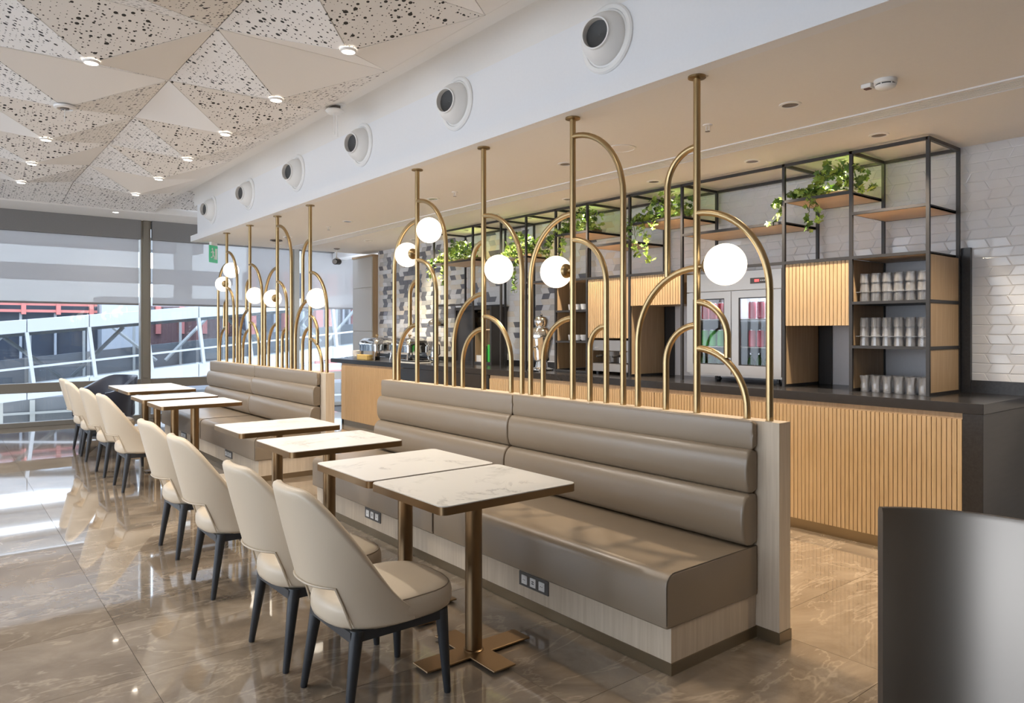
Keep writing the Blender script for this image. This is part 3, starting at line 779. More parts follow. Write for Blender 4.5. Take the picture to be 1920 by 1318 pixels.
# ---- curved brushed steel screen close to the camera
t = thing('steel_screen', 'curved brushed steel sheet standing at the lower right corner', 'screen', (0, 0, 0))
pts = []
ca, sa = math.cos(math.atan((960+122)/1352.0)), math.sin(math.atan((960+122)/1352.0))
cen = (.885, 1.395); r = .305
for i in range(33):
    a = math.radians(92-118*i/32); xx = cen[0]+r*cos(a); dd = cen[1]+r*sin(a)
    pts.append((xx*ca+dd*sa, -xx*sa+dd*ca))
bx = sum(p[0] for p in pts)/len(pts); by = sum(p[1] for p in pts)/len(pts)
t.location = (bx, by, 0)
rows = []
cw = (cen[0]*ca+cen[1]*sa, -cen[0]*sa+cen[1]*ca)
for x, y in pts:
    dx, dy = (x-cw[0])/r, (y-cw[1])/r
    rows.append([(x-dx*.000, y-dy*.000, .02), (x, y, .990), (x+dx*.004, y+dy*.004, 1.0), (x+dx*.018, y+dy*.018, 1.0), (x+dx*.022, y+dy*.022, .99), (x+dx*.022, y+dy*.022, .02)])
mb = MB(); mb.grid(rows, cv=True); mb.face(rows[0]); mb.face(rows[-1][::-1])
put('steel_sheet', mb, M['steelpanel'], t, smooth=True, auto=40)
mb = MB(); mb.grid([[(x-(x-cw[0])*.03, y-(y-cw[1])*.03, 0), (x-(x-cw[0])*.03, y-(y-cw[1])*.03, .03), (x+(x-cw[0])*.10, y+(y-cw[1])*.10, .03), (x+(x-cw[0])*.10, y+(y-cw[1])*.10, 0)] for x, y in pts], cv=True)
put('base_rail', mb, M['black'], t)

# ================================================================ BAR COUNTER
XC = 4.80; ZC = .985
def slats(y0, y1, z0, z1, x, pitch=.0285, depth=.012, gap=.0045):
    mb = MB(); n = max(1, round((y1-y0)/pitch)); p = (y1-y0)/n; row = []
    for k in range(n):
        a = y0+k*p; b = a+p
        row += [(x+depth, a), (x+depth, a+gap/2), (x, a+gap/2), (x, b-gap/2), (x+depth, b-gap/2)]
    row.append((x+depth, y1))
    for i in range(len(row)-1):
        (xa, ya), (xb_, yb) = row[i], row[i+1]
        if abs(ya-yb) < 1e-9 and abs(xa-xb_) < 1e-9: continue
        mb.face([(xa, ya, z0), (xb_, yb, z0), (xb_, yb, z1), (xa, ya, z1)], 1 if abs(xa-x-depth) < 1e-9 and abs(xb_-x-depth) < 1e-9 else 0)
    for i in range(0, n):
        a = y0+i*p+gap/2; b = y0+(i+1)*p-gap/2
        for z in (z0, z1): mb.face([(x, a, z), (x+depth, a, z), (x+depth, b, z), (x, b, z)], 0)
    return mb
t = thing('bar_counter', 'long bar counter with black worktop and slatted oak front', 'counter', (5.2, 6.0, 0))
put('worktop', MB().box(XC-.005, XW-.0, 1.572, 10.50, ZC-.062, ZC), M['counter'], t, bevel=.002)
put('end_panel', MB().box(XC-.003, XC+.115, 1.574, 1.684, 0, ZC-.0625), M['blackwood'], t, bevel=.0015)
put('end_panel', MB().box(XC+.116, XW, 1.577, 1.62, 0, ZC-.0640), M['blackwood'], t, bevel=.0015)
put('body', MB().box(XC+.03, XW, 1.66, 10.12, .075, ZC-.064), M['oakdark'], t)
for a, b, z1 in ((1.686, 4.05, .885), (4.053, 6.40, .885), (8.32, 9.98, .885)):
    put('slat_panel', slats(a, b, .080, z1, XC), [M['oak'], M['oakdark']], t, kind='stuff')
put('front_panel', MB().box(XC, XC+.02, 9.985, 10.13, .08, .885), M['oak'], t, bevel=.001)
put('top_rail', MB().box(XC+.012, XC+.03, 1.686, 6.40, .885, ZC-.0625), M['oakv'], t)
put('top_rail', MB().box(XC+.012, XC+.03, 8.32, 10.13, .885, ZC-.0625), M['oakv'], t)
put('kick_strip', MB().box(XC+.03, XC+.05, 1.67, 10.12, 0, .078), M['kick'], t)
put('tray_fascia', MB().box(XC-.035, XC+.02, 6.52, 8.30, .775, ZC-.064), M['counter'], t, bevel=.002)
put('fascia_gap_shade', MB().box(XC+.012, XC+.03, 6.40, 8.32, .08, .775), M['dark'], t)  # near-black block painted as the shaded gap below the fascia
put('fascia_void_shade', MB().box(XC+.0, XC+.03, 6.41, 6.515, .08, ZC-.064), M['dark'], t)  # solid near-black block in place of a void in shade
put('end_panel', MB().box(XC+.02, XW, 10.13, 10.16, 0, ZC-.064), M['blackwood'], t)
put('upstand', MB().box(XW-.022, XW-.002, -.5, 1.955, ZC+.0, 1.072), M['blackwood'], t)
put('upstand', MB().box(XW-.022, XW-.008, 5.66, 10.6, ZC, 1.045), M['blackwood'], t)
put('back_board', MB().box(XW-.035, XW-.003, 1.925, 1.985, ZC, 1.995), M['blackwood'], t)
put('low_cabinet', MB().box(XC+.25, XW, -2.0, 1.576, 0, .975), M['blackwood'], t) if False else None

# ================================================================ SHELVING FRAME
XF, XB2, PW = 5.10, 5.60, .022
ys = [1.992, 2.502, 3.023, 3.992, 4.599, 5.165, 5.634, 6.122, 6.575, 7.133, 8.005]
ZT = 2.695; ZM = 1.935
fr = thing('shelving_frame', 'black square tube shelving frame standing on the bar counter up to the ceiling', 'shelf', (5.35, 5.0, ZC))
h = PW/2
short_front = {8: 0, }
for i, y in enumerate(ys):
    put('post', MB().box(XF-h, XF+h, y-h, y+h, ZC+.001, ZT), M['black'], fr)
    put('post', MB().box(XB2-h, XB2+h, y-h, y+h, ZC+.001, ZT), M['black'], fr)
    put('cross_bar', MB().box(XF+h, XB2-h, y-h, y+h, ZT-PW, ZT), M['black'], fr)
for x in (XF, XB2): put('top_bar', MB().box(x-h, x+h, ys[0], ys[-1], ZT-PW, ZT), M['black'], fr)
def bar(x, a, b, z): put('bar', MB().box(x-h, x+h, a+h, b-h, z-PW/2, z+PW/2), M['black'], fr)
def bay_shelf(i, z, under='shelfwood', th_=.012):
    a, b = ys[i]+h, ys[i+1]-h
    s = put('shelf_board', MB().box(XF+h, XB2-h, a, b, z-th_/2-.004, z+th_/2-.006), M[under], fr)
    put('shelf_edge', MB().box(XF-h, XF+h, a, b, z-.010, z+.010), M['black'], s); put('shelf_edge', MB().box(XB2-h, XB2+h, a, b, z-.010, z+.010), M['black'], s)
    put('shelf_edge', MB().box(XF+h, XB2-h, a-.0, a+.010, z-.010, z+.010), M['black'], s); put('shelf_edge', MB().box(XF+h, XB2-h, b-.010, b, z-.010, z+.010), M['black'], s)
    return s
bay_shelf(0, 2.248); bay_shelf(1, 2.405); bay_shelf(2, 2.248); bay_shelf(3, 2.411); bay_shelf(4, 2.252); bay_shelf(5, 2.411)
bay_shelf(7, 2.235); bay_shelf(9, 2.278); bay_shelf(6, 1.942); bay_shelf(8, 2.42) if False else None
for i in range(0, 6): bay_shelf(i, ZM) if i in (0, 5) else (bar(XF, ys[i], ys[i+1], ZM), bar(XB2, ys[i], ys[i+1], ZM))
bar(XF, ys[9], ys[10], 1.735); bar(XB2, ys[9], ys[10], 1.735); bar(XB2, ys[8], ys[9], 2.43); bar(XB2, ys[8], ys[9], 2.36)
# right bay: glass shelves with oak end panels
for k, (za, zb_) in enumerate(((ZC+.020, 1.290), (1.312, 1.601), (1.623, ZM-.012))):
    put('side_panel', MB().box(XF+h, XB2-h, ys[0]-.006, ys[0]+.006, za, zb_), M['oakv'], fr)
    put('side_panel', MB().box(XF+h, XB2-h, ys[1]-.006, ys[1]+.006, za, zb_), M['oakv'], fr)
    put('back_panel', MB().box(XB2+.014, XB2+.022, ys[0]+h, ys[1]-h, za-.01, zb_+.01), M['wallgrey'], fr)
    for y in (ys[0], ys[1]): put('bar', MB().box(XF+h, XB2-h, y-h, y+h, za-.021, za), M['black'], fr)
bay_shelf(0, 1.301, 'black'); bay_shelf(0, 1.612, 'black')
# niche of bay 1 and bay 3 : oak side and grey back
for i, zt in ((1, 1.455), (3, 1.65)):
    put('side_panel', MB().box(XF+h, XB2-.02, ys[i+1]-.016, ys[i+1]-.004, ZC+.02, zt), M['oakv'], fr)
    put('bar', MB().box(XF+h, XB2-.02, ys[i+1]-h, ys[i+1]+h, ZC+.001, ZC+.02), M['black'], fr)
    put('back_panel', MB().box(XB2+.014, XB2+.022, ys[i]+h, ys[i+1]-h, ZC+.001, zt+.3), M['wallgrey'], fr)
    put('back_stile', MB().box(XB2-.01, XB2+.012, ys[i+1]-.12, ys[i+1]-.017, ZC+.001, zt+.1), M['black'], fr)
put('back_panel', MB().box(XB2+.014, XB2+.022, ys[2]+h, ys[3]-h, ZC+.001, ZM), M['wallgrey'], fr)
# cup bay lined with oak
put('side_panel', MB().box(XF+h, XB2-.002, ys[6]-.016, ys[6]-.004, ZC+.03, ZM-.012), M['oakv'], fr)
put('side_panel', MB().box(XF+h, XB2-.002, ys[5]+.004, ys[5]+.016, ZC+.03, ZM-.012), M['oakv'], fr)
put('back_panel', MB().box(XB2-.014, XB2-.002, ys[5]+.016, ys[6]-.016, ZC+.03, ZM-.012), M['oakv'], fr)
bay_shelf(5, 1.300, 'black'); bay_shelf(5, 1.616, 'black'); bay_shelf(5, ZC+.014, 'black')
put('side_panel', MB().box(XF+h, XB2-.002, ys[4]+.004, ys[4]+.016, ZC+.03, ZM-.012), M['oakv'], fr)

# ---- slatted wall cabinets hung in the frame
def cabinet(i, z0, label):
    a, b = ys[i]+h+.002, ys[i+1]-h-.002
    t = thing('slatted_cabinet', label, 'cabinet', (5.33, (a+b)/2, z0), group='slatted oak cabinets of the bar shelf')
    put('body', MB().box(XF+.012, XB2-.02, a, b, z0, ZM-.014), M['oakv'], t)
    put('slat_door', slats(a, b, z0-.002, ZM-.013, XF-.004, .0285, .012, .005), [M['oak'], M['oakdark']], t, kind='stuff')
cabinet(1, 1.456, 'square slatted oak cabinet over the empty niche beside the tumblers')
cabinet(3, 1.650, 'low slatted oak cabinet over the niche left of the drinks fridge')
cabinet(4, 1.345, 'tall slatted oak cabinet above the coffee machine')

# ---- drinks fridge
t = thing('drinks_fridge', 'stainless double door drinks fridge standing on the bar counter', 'fridge', (5.36, 3.5, ZC))
fa, fb, fz0, fz1, fx = 3.052, 3.952, 1.035, 1.900, 5.112
mb = MB()
mb.box(fx+.03, 5.585, fa, fa+.03, fz0, fz1); mb.box(fx+.03, 5.585, fb-.03, fb, fz0, fz1)
mb.box(fx+.03, 5.585, fa+.03, fb-.03, fz0, fz0+.04); mb.box(fx+.03, 5.585, fa+.03, fb-.03, 1.735, fz1)
put('body', mb, M['steel'], t)
put('liner', MB().box(5.56, 5.584, fa+.03, fb-.03, fz0+.04, 1.735), M['fridgein'], t)
put('header', MB().box(fx, fx+.03, fa, fb, 1.745, fz1), M['steel'], t, bevel=.002)
c = put('control_panel', MB().box(fx-.003, fx, 3.165, 3.325, 1.792, 1.838), M['black'], t)
put('display', MB().box(fx-.0045, fx-.003, 3.245, 3.285, 1.806, 1.826), M['display'], c)
for k in range(4): put('button', MB().box(fx-.0045, fx-.003, 3.175+.016*k, 3.185+.016*k, 1.810, 1.820), M['steel'], c)
put('interior_lamp', MB().box(5.2, 5.5, 3.2, 3.8, 1.722, 1.732), M['fridgelit'], t)
def fdoor(a, b, wa, wb):
    mb = MB(); z0, z1, w0, w1 = 1.055, 1.738, 1.132, 1.684
    mb.box(fx, fx+.028, a, wa, z0, z1); mb.box(fx, fx+.028, wb, b, z0, z1); mb.box(fx, fx+.028, wa, wb, z0, w0); mb.box(fx, fx+.028, wa, wb, w1, z1)
    d = put('door', mb, M['steel'], t)
    put('pane', MB().box(fx+.012, fx+.016, wa, wb, w0, w1), M['fridgepane'], d)
    mb = MB(); mb.box(fx+.002, fx+.012, wa, wa+.008, w0, w1); mb.box(fx+.002, fx+.012, wb-.008, wb, w0, w1); mb.box(fx+.002, fx+.012, wa, wb, w0, w0+.008); mb.box(fx+.002, fx+.012, wa, wb, w1-.008, w1)
    put('gasket', mb, M['black'], d)
fdoor(3.507, 3.950, 3.570, 3.887); fdoor(3.054, 3.500, 3.120, 3.434)
for z in (1.512, 1.282): 
    put('wire_shelf', MB().box(fx+.05, 5.55, fa+.035, fb-.035, z-.006, z), M['plastic'], t)
for y in (fa+.06, fb-.06):
    for x in (fx+.06, 5.5): put('foot', MB().lathe([(.022, 0), (.022, .01), (.012, .015), (.012, .052)], (x, y, ZC), 12), M['black'], t)
def can(loc, mat, label, group):
    t = thing('drink_can', label, 'can', loc, 0, group)
    r, hh = .031, .140
    put('body', MB().lathe([(.024, 0), (r, .008), (r, hh-.014), (.026, hh-.004)], (0,0,0), 14), M[mat], t, smooth=True, local=True)
    put('lid', MB().lathe([(.027, hh-.005), (.027, hh), (.022, hh-.002), (.001, hh-.002)], (0,0,0), 14), M['canlid'], t, smooth=True, local=True)
    return t
protos = {}
def place_can(y, x, z, mat, label, group):
    if mat not in protos: protos[mat] = can((x, y, z), mat, label, group)
    else: dup(protos[mat], (x, y, z), label, group)
for k in range(4): place_can(3.60+.079*k, 5.22, 1.513, 'canred', 'red drink can on the top fridge shelf behind the left door', 'red cans on the top fridge shelf, left door')
for k in range(4): place_can(3.145+.077*k, 5.22, 1.513, 'canpink', 'pinkish red drink can on the top fridge shelf behind the right door', 'pink cans on the top fridge shelf, right door')
for k in range(4): place_can(3.60+.079*k, 5.22, 1.283, 'cangreen', 'green drink can on the middle fridge shelf behind the left door', 'green cans on the middle fridge shelf')
for k in range(4): place_can(3.145+.077*k, 5.22, 1.283, 'canpink', 'pinkish red drink can on the middle fridge shelf behind the right door', 'pink cans on the middle fridge shelf, right door')
def bottle(loc, label, group):
    t = thing('water_bottle', label, 'bottle', loc, 0, group)
    put('body', MB().lathe([(.024, 0), (.030, .006), (.030, .085), (.024, .108), (.012, .128), (.011, .146)], (0,0,0), 14), M['bottle'], t, smooth=True, local=True)
    put('cap', MB().lathe([(.0135, .146), (.0135, .158), (.001, .159)], (0,0,0), 12), M['canlid'], t, local=True)
    return t
b0 = None
for k in range(8):
    y = 3.60+.079*k if k < 4 else 3.145+.077*(k-4)
    lab = 'small dark green bottle at the bottom of the fridge behind the %s door' % ('left' if k < 4 else 'right')
    grp = 'green bottles at the bottom of the fridge, %s door' % ('left' if k < 4 else 'right')
    if b0 is None: b0 = bottle((5.20, y, fz0+.041), lab, grp)
    else: dup(b0, (5.20, y, fz0+.041), lab, grp)

# ---- tumblers on the open shelves
def tumbler(flip, tall):
    r0, r1, hh = (.0345, .030, .064) if not tall else (.036, .028, .112)
    w = .0028
    pr = [(.001, .0), (r1, 0), (r0, hh), (r0-w, hh), (r1-w, .010), (.001, .010)]
    if tall: pr = [(.001, 0), (r1, 0), (r1+.002, .045), (r1-.002, .06), (r0, hh), (r0-w, hh), (r1-.004, .06), (r1-w, .012), (.001, .012)]
    if flip: pr = [(r, hh-z) for r, z in pr][::-1]
    return MB().lathe(pr, (0,0,0), 14, cap=False).mesh('tumbler', [M['glass']], True, auto=30)
tm_up, tm_tall = tumbler(True, False), tumbler(False, True)
def glass(me, x, y, z, label, group):
    o = bpy.data.objects.new('tumbler', me); COL.objects.link(o); o.location = (x, y, z); tag(o, label, 'glass', group)
ord_ = ['first', 'second', 'third', 'fourth', 'fifth', 'sixth']
word = {0: 'bottom', 1: 'middle', 2: 'top'}
for z0_, nm in ((1.6225, 'upper'), (1.3115, 'middle')):
    for lv in range(3):
        for q in range(2):
            for k in range(6):
                glass(tm_up, 5.155+.085*q, 2.043+.0775*k, z0_+.0645*lv+(.0035 if lv else 0),
                      'upturned clear tumbler, %s tier on the %s open shelf, %s row, %s from the right' % (word[lv], nm, ('front', 'back')[q], ord_[k]), 'upturned tumblers in the %s tier, %s open shelf' % (word[lv], nm))
    rk = MB().box(5.108, 5.30, ys[0]+.014, ys[1]-.03, z0_+.0642, z0_+.0672)
    tag(put('glass_tray', rk, M['glass']), 'thin clear tray between the tumbler tiers on the %s open shelf' % nm, 'tray', 'trays between the tumblers')
for q in range(3):
    for k in range(6):
        glass(tm_tall, 5.155+.085*q, 2.043+.0775*k, ZC+.001, 'waisted clear tumbler on the counter below the open shelves, %s row, %s from the right' % (('front', 'middle', 'back')[q], ord_[k]), 'waisted tumblers on the counter')

# ---- cups on the oak lined shelves
def cup_mesh():
    mb = MB().lathe([(.020, 0), (.030, .006), (.036, .05), (.037, .062), (.034, .062), (.032, .05), (.018, .012), (.001, .010)], (0,0,0), 16, cap=False)
    return mb.mesh('cup', [M['cup']], True, auto=40)
cm = cup_mesh(); hm = MB().tube([(0, .034+.0*i+.022*sin(pi*i/8), .016+.036*i/8) for i in range(9)], .004, 6).mesh('handle', [M['cup']], True)
def cup(x, y, z, label, group):
    o = bpy.data.objects.new('coffee_cup', cm); COL.objects.link(o); o.location = (x, y, z); o.rotation_euler = (0, 0, R.random()*2+3); tag(o, label, 'cup', group)
    inst('handle', hm, o, (0,0,0))
for z, nm in ((1.311, 'lower'), (1.627, 'upper')):
    for k, y in enumerate((5.225, 5.315, 5.405, 5.50)):
        cup(5.20, y, z, 'white coffee cup standing in the row on the %s oak lined shelf' % nm, 'white cups on the %s oak lined shelf' % nm)
        if k == 0: cup(5.20, y, z+.0625, 'white coffee cup stacked on top of the end of the row, %s oak lined shelf' % nm, None)

# ---- espresso machine under the tall cabinet
t = thing('espresso_machine', 'stainless espresso machine under the tall slatted cabinet', 'coffee machine', (5.33, 4.88, ZC))
a, b = 4.635, 5.125
put('body', MB().box(5.28, 5.58, a, b, 1.02, 1.30), M['steel'], t, bevel=.006)
put('top_panel', MB().box(5.13, 5.30, a, b, 1.215, 1.325), M['steel'], t, bevel=.006)
put('drip_tray', MB().box(5.11, 5.30, a, b, 1.015, 1.095), M['steel'], t, bevel=.004)
put('drip_grid', MB().box(5.12, 5.28, a+.02, b-.02, 1.095, 1.099), M['black'], t)
for y in (a+.14, b-.14):
    g = put('group_head', MB().lathe([(.03, 0), (.034, .02), (.034, .05)], (5.19, y, 1.165), 16), M['chrome'], t, smooth=True, auto=40)
    put('portafilter', MB().tube([(5.19, y, 1.172), (5.07, y+.02, 1.165)], .011, 8), M['black'], g)
    put('spout_block', MB().box(5.17, 5.22, y-.025, y+.025, 1.10, 1.165), M['plastic'], g)
for y in (a+.04, a+.06, a+.08, b-.04, b-.06, b-.08): put('button', MB().lathe([(.006, 0), (.006, -.004)], (5.13, y, 1.25), 8, 'x'), M['plastic'], t)
for y in (a+.02, b-.02): put('steam_wand', MB().tube([(5.12, y, 1.22), (5.08, y, 1.19), (5.09, y, 1.10)], .006, 8), M['chrome'], t, smooth=True)
for y in (a+.05, b-.05):
    for x in (5.16, 5.52): put('foot', MB().lathe([(.018, 0), (.018, .03)], (x, y, ZC), 10), M['black'], t)

# ---- samovar
t = thing('samovar', 'tall polished steel samovar urn with tap on the counter', 'urn', (5.13, 5.90, ZC))
put('base', MB().lathe([(.13, 0), (.13, .015), (.07, .035), (.06, .09), (.085, .11)], (5.13, 5.90, ZC), 24), M['chrome'], t, smooth=True, auto=40)
put('urn', MB().lathe([(.085, .11), (.095, .16), (.095, .19), (.115, .27), (.13, .36), (.125, .43), (.10, .455), (.07, .465)], (5.13, 5.90, ZC), 28), M['chrome'], t, smooth=True, auto=60)
tp = put('teapot', MB().lathe([(.06, .468), (.075, .50), (.08, .54), (.065, .57), (.03, .585)], (5.13, 5.90, ZC), 24), M['chrome'], t, smooth=True, auto=60)
put('knob', MB().lathe([(.008, .585), (.014, .60), (.008, .613), (.001, .616)], (5.13, 5.90, ZC), 12), M['black'], tp, smooth=True)
put('tap', MB().tube([(5.01, 5.86, ZC+.25), (4.96, 5.84, ZC+.25), (4.95, 5.84, ZC+.20)], .011, 10), M['chrome'], t, smooth=True)
for s in (-1, 1): put('handle', MB().tube([(5.13, 5.90+s*.12, ZC+.40), (5.13, 5.90+s*.165, ZC+.41), (5.13, 5.90+s*.165, ZC+.34), (5.13, 5.90+s*.125, ZC+.31)], .008, 8), M['black'], t, smooth=True)
tag(put('drip_saucer', MB().lathe([(.05, 0), (.075, .012), (.07, .012), (.045, .004), (.001, .004)], (4.93, 5.80, ZC), 18, cap=False), M['chrome'], smooth=True), 'small steel saucer on the counter under the samovar tap', 'saucer')

# ---- open cupboard behind the left bays
t = thing('wall_cupboard', 'black framed open cupboard with oak inside below the leftmost shelf bay', 'cupboard', (5.5, 7.55, ZC))
a, b = 7.16, 7.97
put('frame', MB().box(5.40, 5.655, a, a+.03, ZC, 1.72).box(5.40, 5.655, b-.03, b, ZC, 1.72).box(5.40, 5.655, a+.03, b-.03, 1.68, 1.72).box(5.40, 5.655, a+.03, b-.03, ZC, ZC+.03), M['black'], t)
put('back_panel', MB().box(5.63, 5.652, a+.03, 7.56, ZC+.03, 1.68), M['oakv'], t)
put('dark_inside_panel', MB().box(5.42, 5.44, 7.56, b-.03, ZC+.03, 1.68), M['black'], t)  # black panel stands in for the shaded inside of the opening
put('inner_shelf', MB().box(5.44, 5.63, a+.03, 7.56, 1.42, 1.435), M['shelfwood'], t)
put('side_panel', MB().box(5.44, 5.63, 7.545, 7.56, ZC+.03, 1.42), M['oakv'], t)
tag(put('carton', MB().box(5.47, 5.56, 7.20, 7.33, ZC+.031, 1.235), M['green'], bevel=.004), 'bright green carton in the black framed cupboard', 'carton')
tag(put('water_jug', MB().lathe([(.05, 0), (.055, .02), (.055, .13), (.03, .17), (.028, .20)], (5.50, 7.42, ZC+.031), 16), M['bottle'], smooth=True, auto=40), 'dark green jug beside the green carton in the cupboard', 'jug')
tag(put('tea_box', MB().box(5.46, 5.56, 7.27, 7.40, ZC+.031, ZC+.05), M['yellow']) if False else put('box_stack', MB().box(5.445, 5.47, 7.36, 7.54, ZC+.031, 1.10), M['plastic'], bevel=.003), 'low white box at the front of the black framed cupboard', 'box')

# ---- chafing dishes and trays on the far end of the counter
def chafing(x, y, label, rz=0):
    t = thing('chafing_dish', label, 'chafing dish', (x, y, ZC), rz, 'chafing dishes on the bar')
    for sx_ in (-1, 1):
        for sy_ in (-1, 1): put('leg', MB().tube([(sx_*.17, sy_*.24, 0), (sx_*.15, sy_*.22, .15)], .010, 8), M['chrome'], t, local=True)
        put('stand_rail', MB().tube([(sx_*.166, -.235, .03), (sx_*.166, .235, .03)], .006, 6), M['chrome'], t, local=True)
    put('water_pan', MB().prism(rrect(.17, .26, .04), .13, .22), M['chrome'], t, local=True, smooth=True, auto=40)
    put('rim', MB().prism(rrect(.185, .275, .05), .215, .228), M['chrome'], t, local=True, smooth=True, auto=40)
    rows = []
    for k in range(7):
        a = pi/2*k/6
        rows.append([(px, py, .228+.10*sin(a)) for px, py in rrect(.175-.10*(1-cos(a)), .265-.12*(1-cos(a)), .05-.02*sin(a))])
    mb = MB(); mb.grid(rows, cv=True); mb.face(rows[-1])
    l = put('lid', mb, M['chrome'], t, local=True, smooth=True, auto=60)
    put('knob', MB().lathe([(.008, .328), (.008, .345), (.022, .355), (.022, .368), (.001, .374)], (0,0,0), 14), M['brassd'], l, local=True, smooth=True)
    put('lid_handle', MB().tube([(-.185, -.08, .25), (-.22, -.06, .27), (-.22, .06, .27), (-.185, .08, .25)], .008, 8), M['black'], l, local=True, smooth=True)
    put('burner', MB().lathe([(.04, .0), (.04, .045)], (0,0,0), 14), M['black'], t, local=True)
chafing(5.12, 9.60, 'polished chafing dish at the far end of the bar counter')
chafing(5.42, 9.18, 'second polished chafing dish, set back behind the first', .1)
chafing(5.16, 8.72, 'polished chafing dish nearest the black fascia of the bar', -.05)
tag(put('bowl_stack', MB().lathe([(.05, 0), (.075, .03), (.085, .05), (.075, .05), (.086, .075), (.076, .075), (.087, .10), (.077, .10), (.088, .128), (.08, .128), (.05, .09), (.001, .085)], (5.00, 9.98, ZC), 20, cap=False), M['cup'], smooth=True), 'stack of cream bowls at the left end of the bar counter', 'bowls')
tag(put('bread_basket', MB().prism(rrect(.11, .15, .03, cx=5.02, cy=9.66) if False else [(4.90, 9.5), (5.0, 9.5), (5.0, 9.82), (4.90, 9.82)], ZC, ZC+.075), M['yellow'], bevel=.008), 'yellowish basket on the counter in front of the far chafing dish', 'basket')
t = thing('dome_stand', 'polished steel dome lid on a stand over the bar', 'food dome', (5.35, 8.32, ZC))  # steel dome lid raised on a stem, gives no light
put('dome', MB().lathe([(.14, .50), (.135, .52), (.11, .56), (.06, .59), (.001, .60)], (5.35, 8.32, ZC), 24, cap=False), M['chrome'], t, smooth=True)
put('rim', MB().lathe([(.145, .49), (.145, .505)], (5.35, 8.32, ZC), 24), M['steel'], t)
put('stem', MB().tube([(5.35, 8.32, ZC+.01), (5.35, 8.32, ZC+.49)], .012, 10), M['chrome'], t)
put('foot', MB().lathe([(.10, 0), (.10, .012), (.02, .02)], (5.35, 8.32, ZC), 20), M['chrome'], t)
t = thing('steel_jug', 'tall steel coffee jug with black handle on the bar counter', 'jug', (5.25, 8.22, ZC))
put('body', MB().lathe([(.06, 0), (.065, .02), (.055, .16), (.035, .25), (.04, .28)], (5.25, 8.22, ZC), 18), M['chrome'], t, smooth=True, auto=40)
put('handle', MB().tube([(5.25, 8.18, ZC+.25), (5.25, 8.11, ZC+.24), (5.25, 8.10, ZC+.12), (5.25, 8.16, ZC+.08)], .009, 8), M['black'], t, smooth=True)
for k, (x, y) in enumerate(((5.02, 8.34), (5.45, 8.85))):
    t = thing('serving_tray', ('white edged black serving tray beside the steel jug', 'white edged black serving tray against the tiled wall')[k], 'tray', (x, y, ZC), 0, 'serving trays on the bar')
    put('plate', MB().prism(rrect(.13, .2, .02), .0, .012), M['plastic'], t, local=True); put('liner', MB().prism(rrect(.115, .185, .02), .012, .028), M['counter'], t, local=True)

# ================================================================ CEILING FIXTURES
WARM = (1.0, .82, .61); NEUT = (1.0, .93, .84)
def lit_light(loc, label, group, r=.040, power=22, col=NEUT, tilt=None):
    t = thing('downlight', label, 'ceiling light', loc, 0, group)
    put('trim_ring', MB().lathe([(r*1.25, .010), (r*1.25, -.001), (r*1.02, -.006), (r*.98, -.003)], (0,0,0), 24, cap=False), M['ring'], t, local=True, smooth=True, auto=40)
    put('diffuser', MB().lathe([(r, -.004), (.001, -.005)], (0,0,0), 24, cap=False), M['lamp'], t, local=True)
    l = spot((loc[0], loc[1], loc[2]-.03), power, col, 130, .05)
    return t
for cn, k, ap in apexes:
    if (cn == 'd' and k == 2): 
        t = thing('ceiling_sensor', 'unlit round sensor with a thin drop rod at a low point of the folded ceiling', 'sensor', ap)
        put('ring', MB().lathe([(.075, .012), (.075, -.004), (.055, -.010), (.05, .004), (.001, .004)], (0,0,0), 24, cap=False), M['ring'], t, local=True, smooth=True, auto=40)
        put('core', MB().lathe([(.03, .002), (.03, -.012), (.001, -.014)], (0,0,0), 16, cap=False), M['lens'], t, local=True)
        put('drop_rod', MB().tube([(0, 0, -.01), (0, 0, -.11)], .004, 6), M['ring'], t, local=True)
        continue
    nm = {'c': 'folded ceiling row beside the soffit', 'd': 'second row of the folded ceiling', 'e': 'third row of the folded ceiling'}[cn]
    if k < -1 or (k < 0 and cn == 'e'): continue
    lit_light(ap, 'lit round downlight, %s, %s' % (nm, ['nearest the camera', 'second along', 'third along', 'fourth along', 'fifth along', 'last before the windows'][k] if k >= 0 else 'behind the camera'), 'downlights on the folded ceiling', power=46 if k >= 0 else 14, col=NEUT)
lit_light((2.08, 11.95, 3.16), 'lit downlight in the plain ceiling band along the windows', None, power=14, col=NEUT)
def bar_light(x, y, label, lit=False, power=45):
    t = thing('recessed_light', label, 'ceiling light', (x, y, HC), 0, 'recessed lights in the bar ceiling')
    put('trim_ring', MB().lathe([(.062, .0), (.062, -.004), (.046, -.006), (.044, .0)], (0,0,0), 22, cap=False), M['ring'], t, local=True, smooth=True, auto=40)
    put('lens', MB().lathe([(.046, -.003), (.001, -.003)], (0,0,0), 22, cap=False), M['lamp'] if lit else M['lens'], t, local=True)
    spot((x, y, HC-.03), power, WARM, 105, .04)
rows_ = [(3.82, [.3, 2.226, 4.106, 6.01, 7.892, 9.75]), (4.87, [1.2, 2.205, 3.149, 4.115, 5.2, 6.406, 7.9, 9.4])]
nth = ['nearest', 'second', 'third', 'fourth', 'fifth', 'sixth', 'seventh', 'eighth', 'last']
for ri, (x, yy) in enumerate(rows_):
    vis = [y for y in yy if y > 2]
    for y in yy:
        lab = ('unlit looking round recessed light over the %s, %s along' % (('walkway behind the banquettes', 'front edge of the bar counter')[ri], nth[vis.index(y)])) if y in vis else 'round recessed light of the bar ceiling behind the camera'
        bar_light(x, y, lab, power=120 if y > 2 else 70)
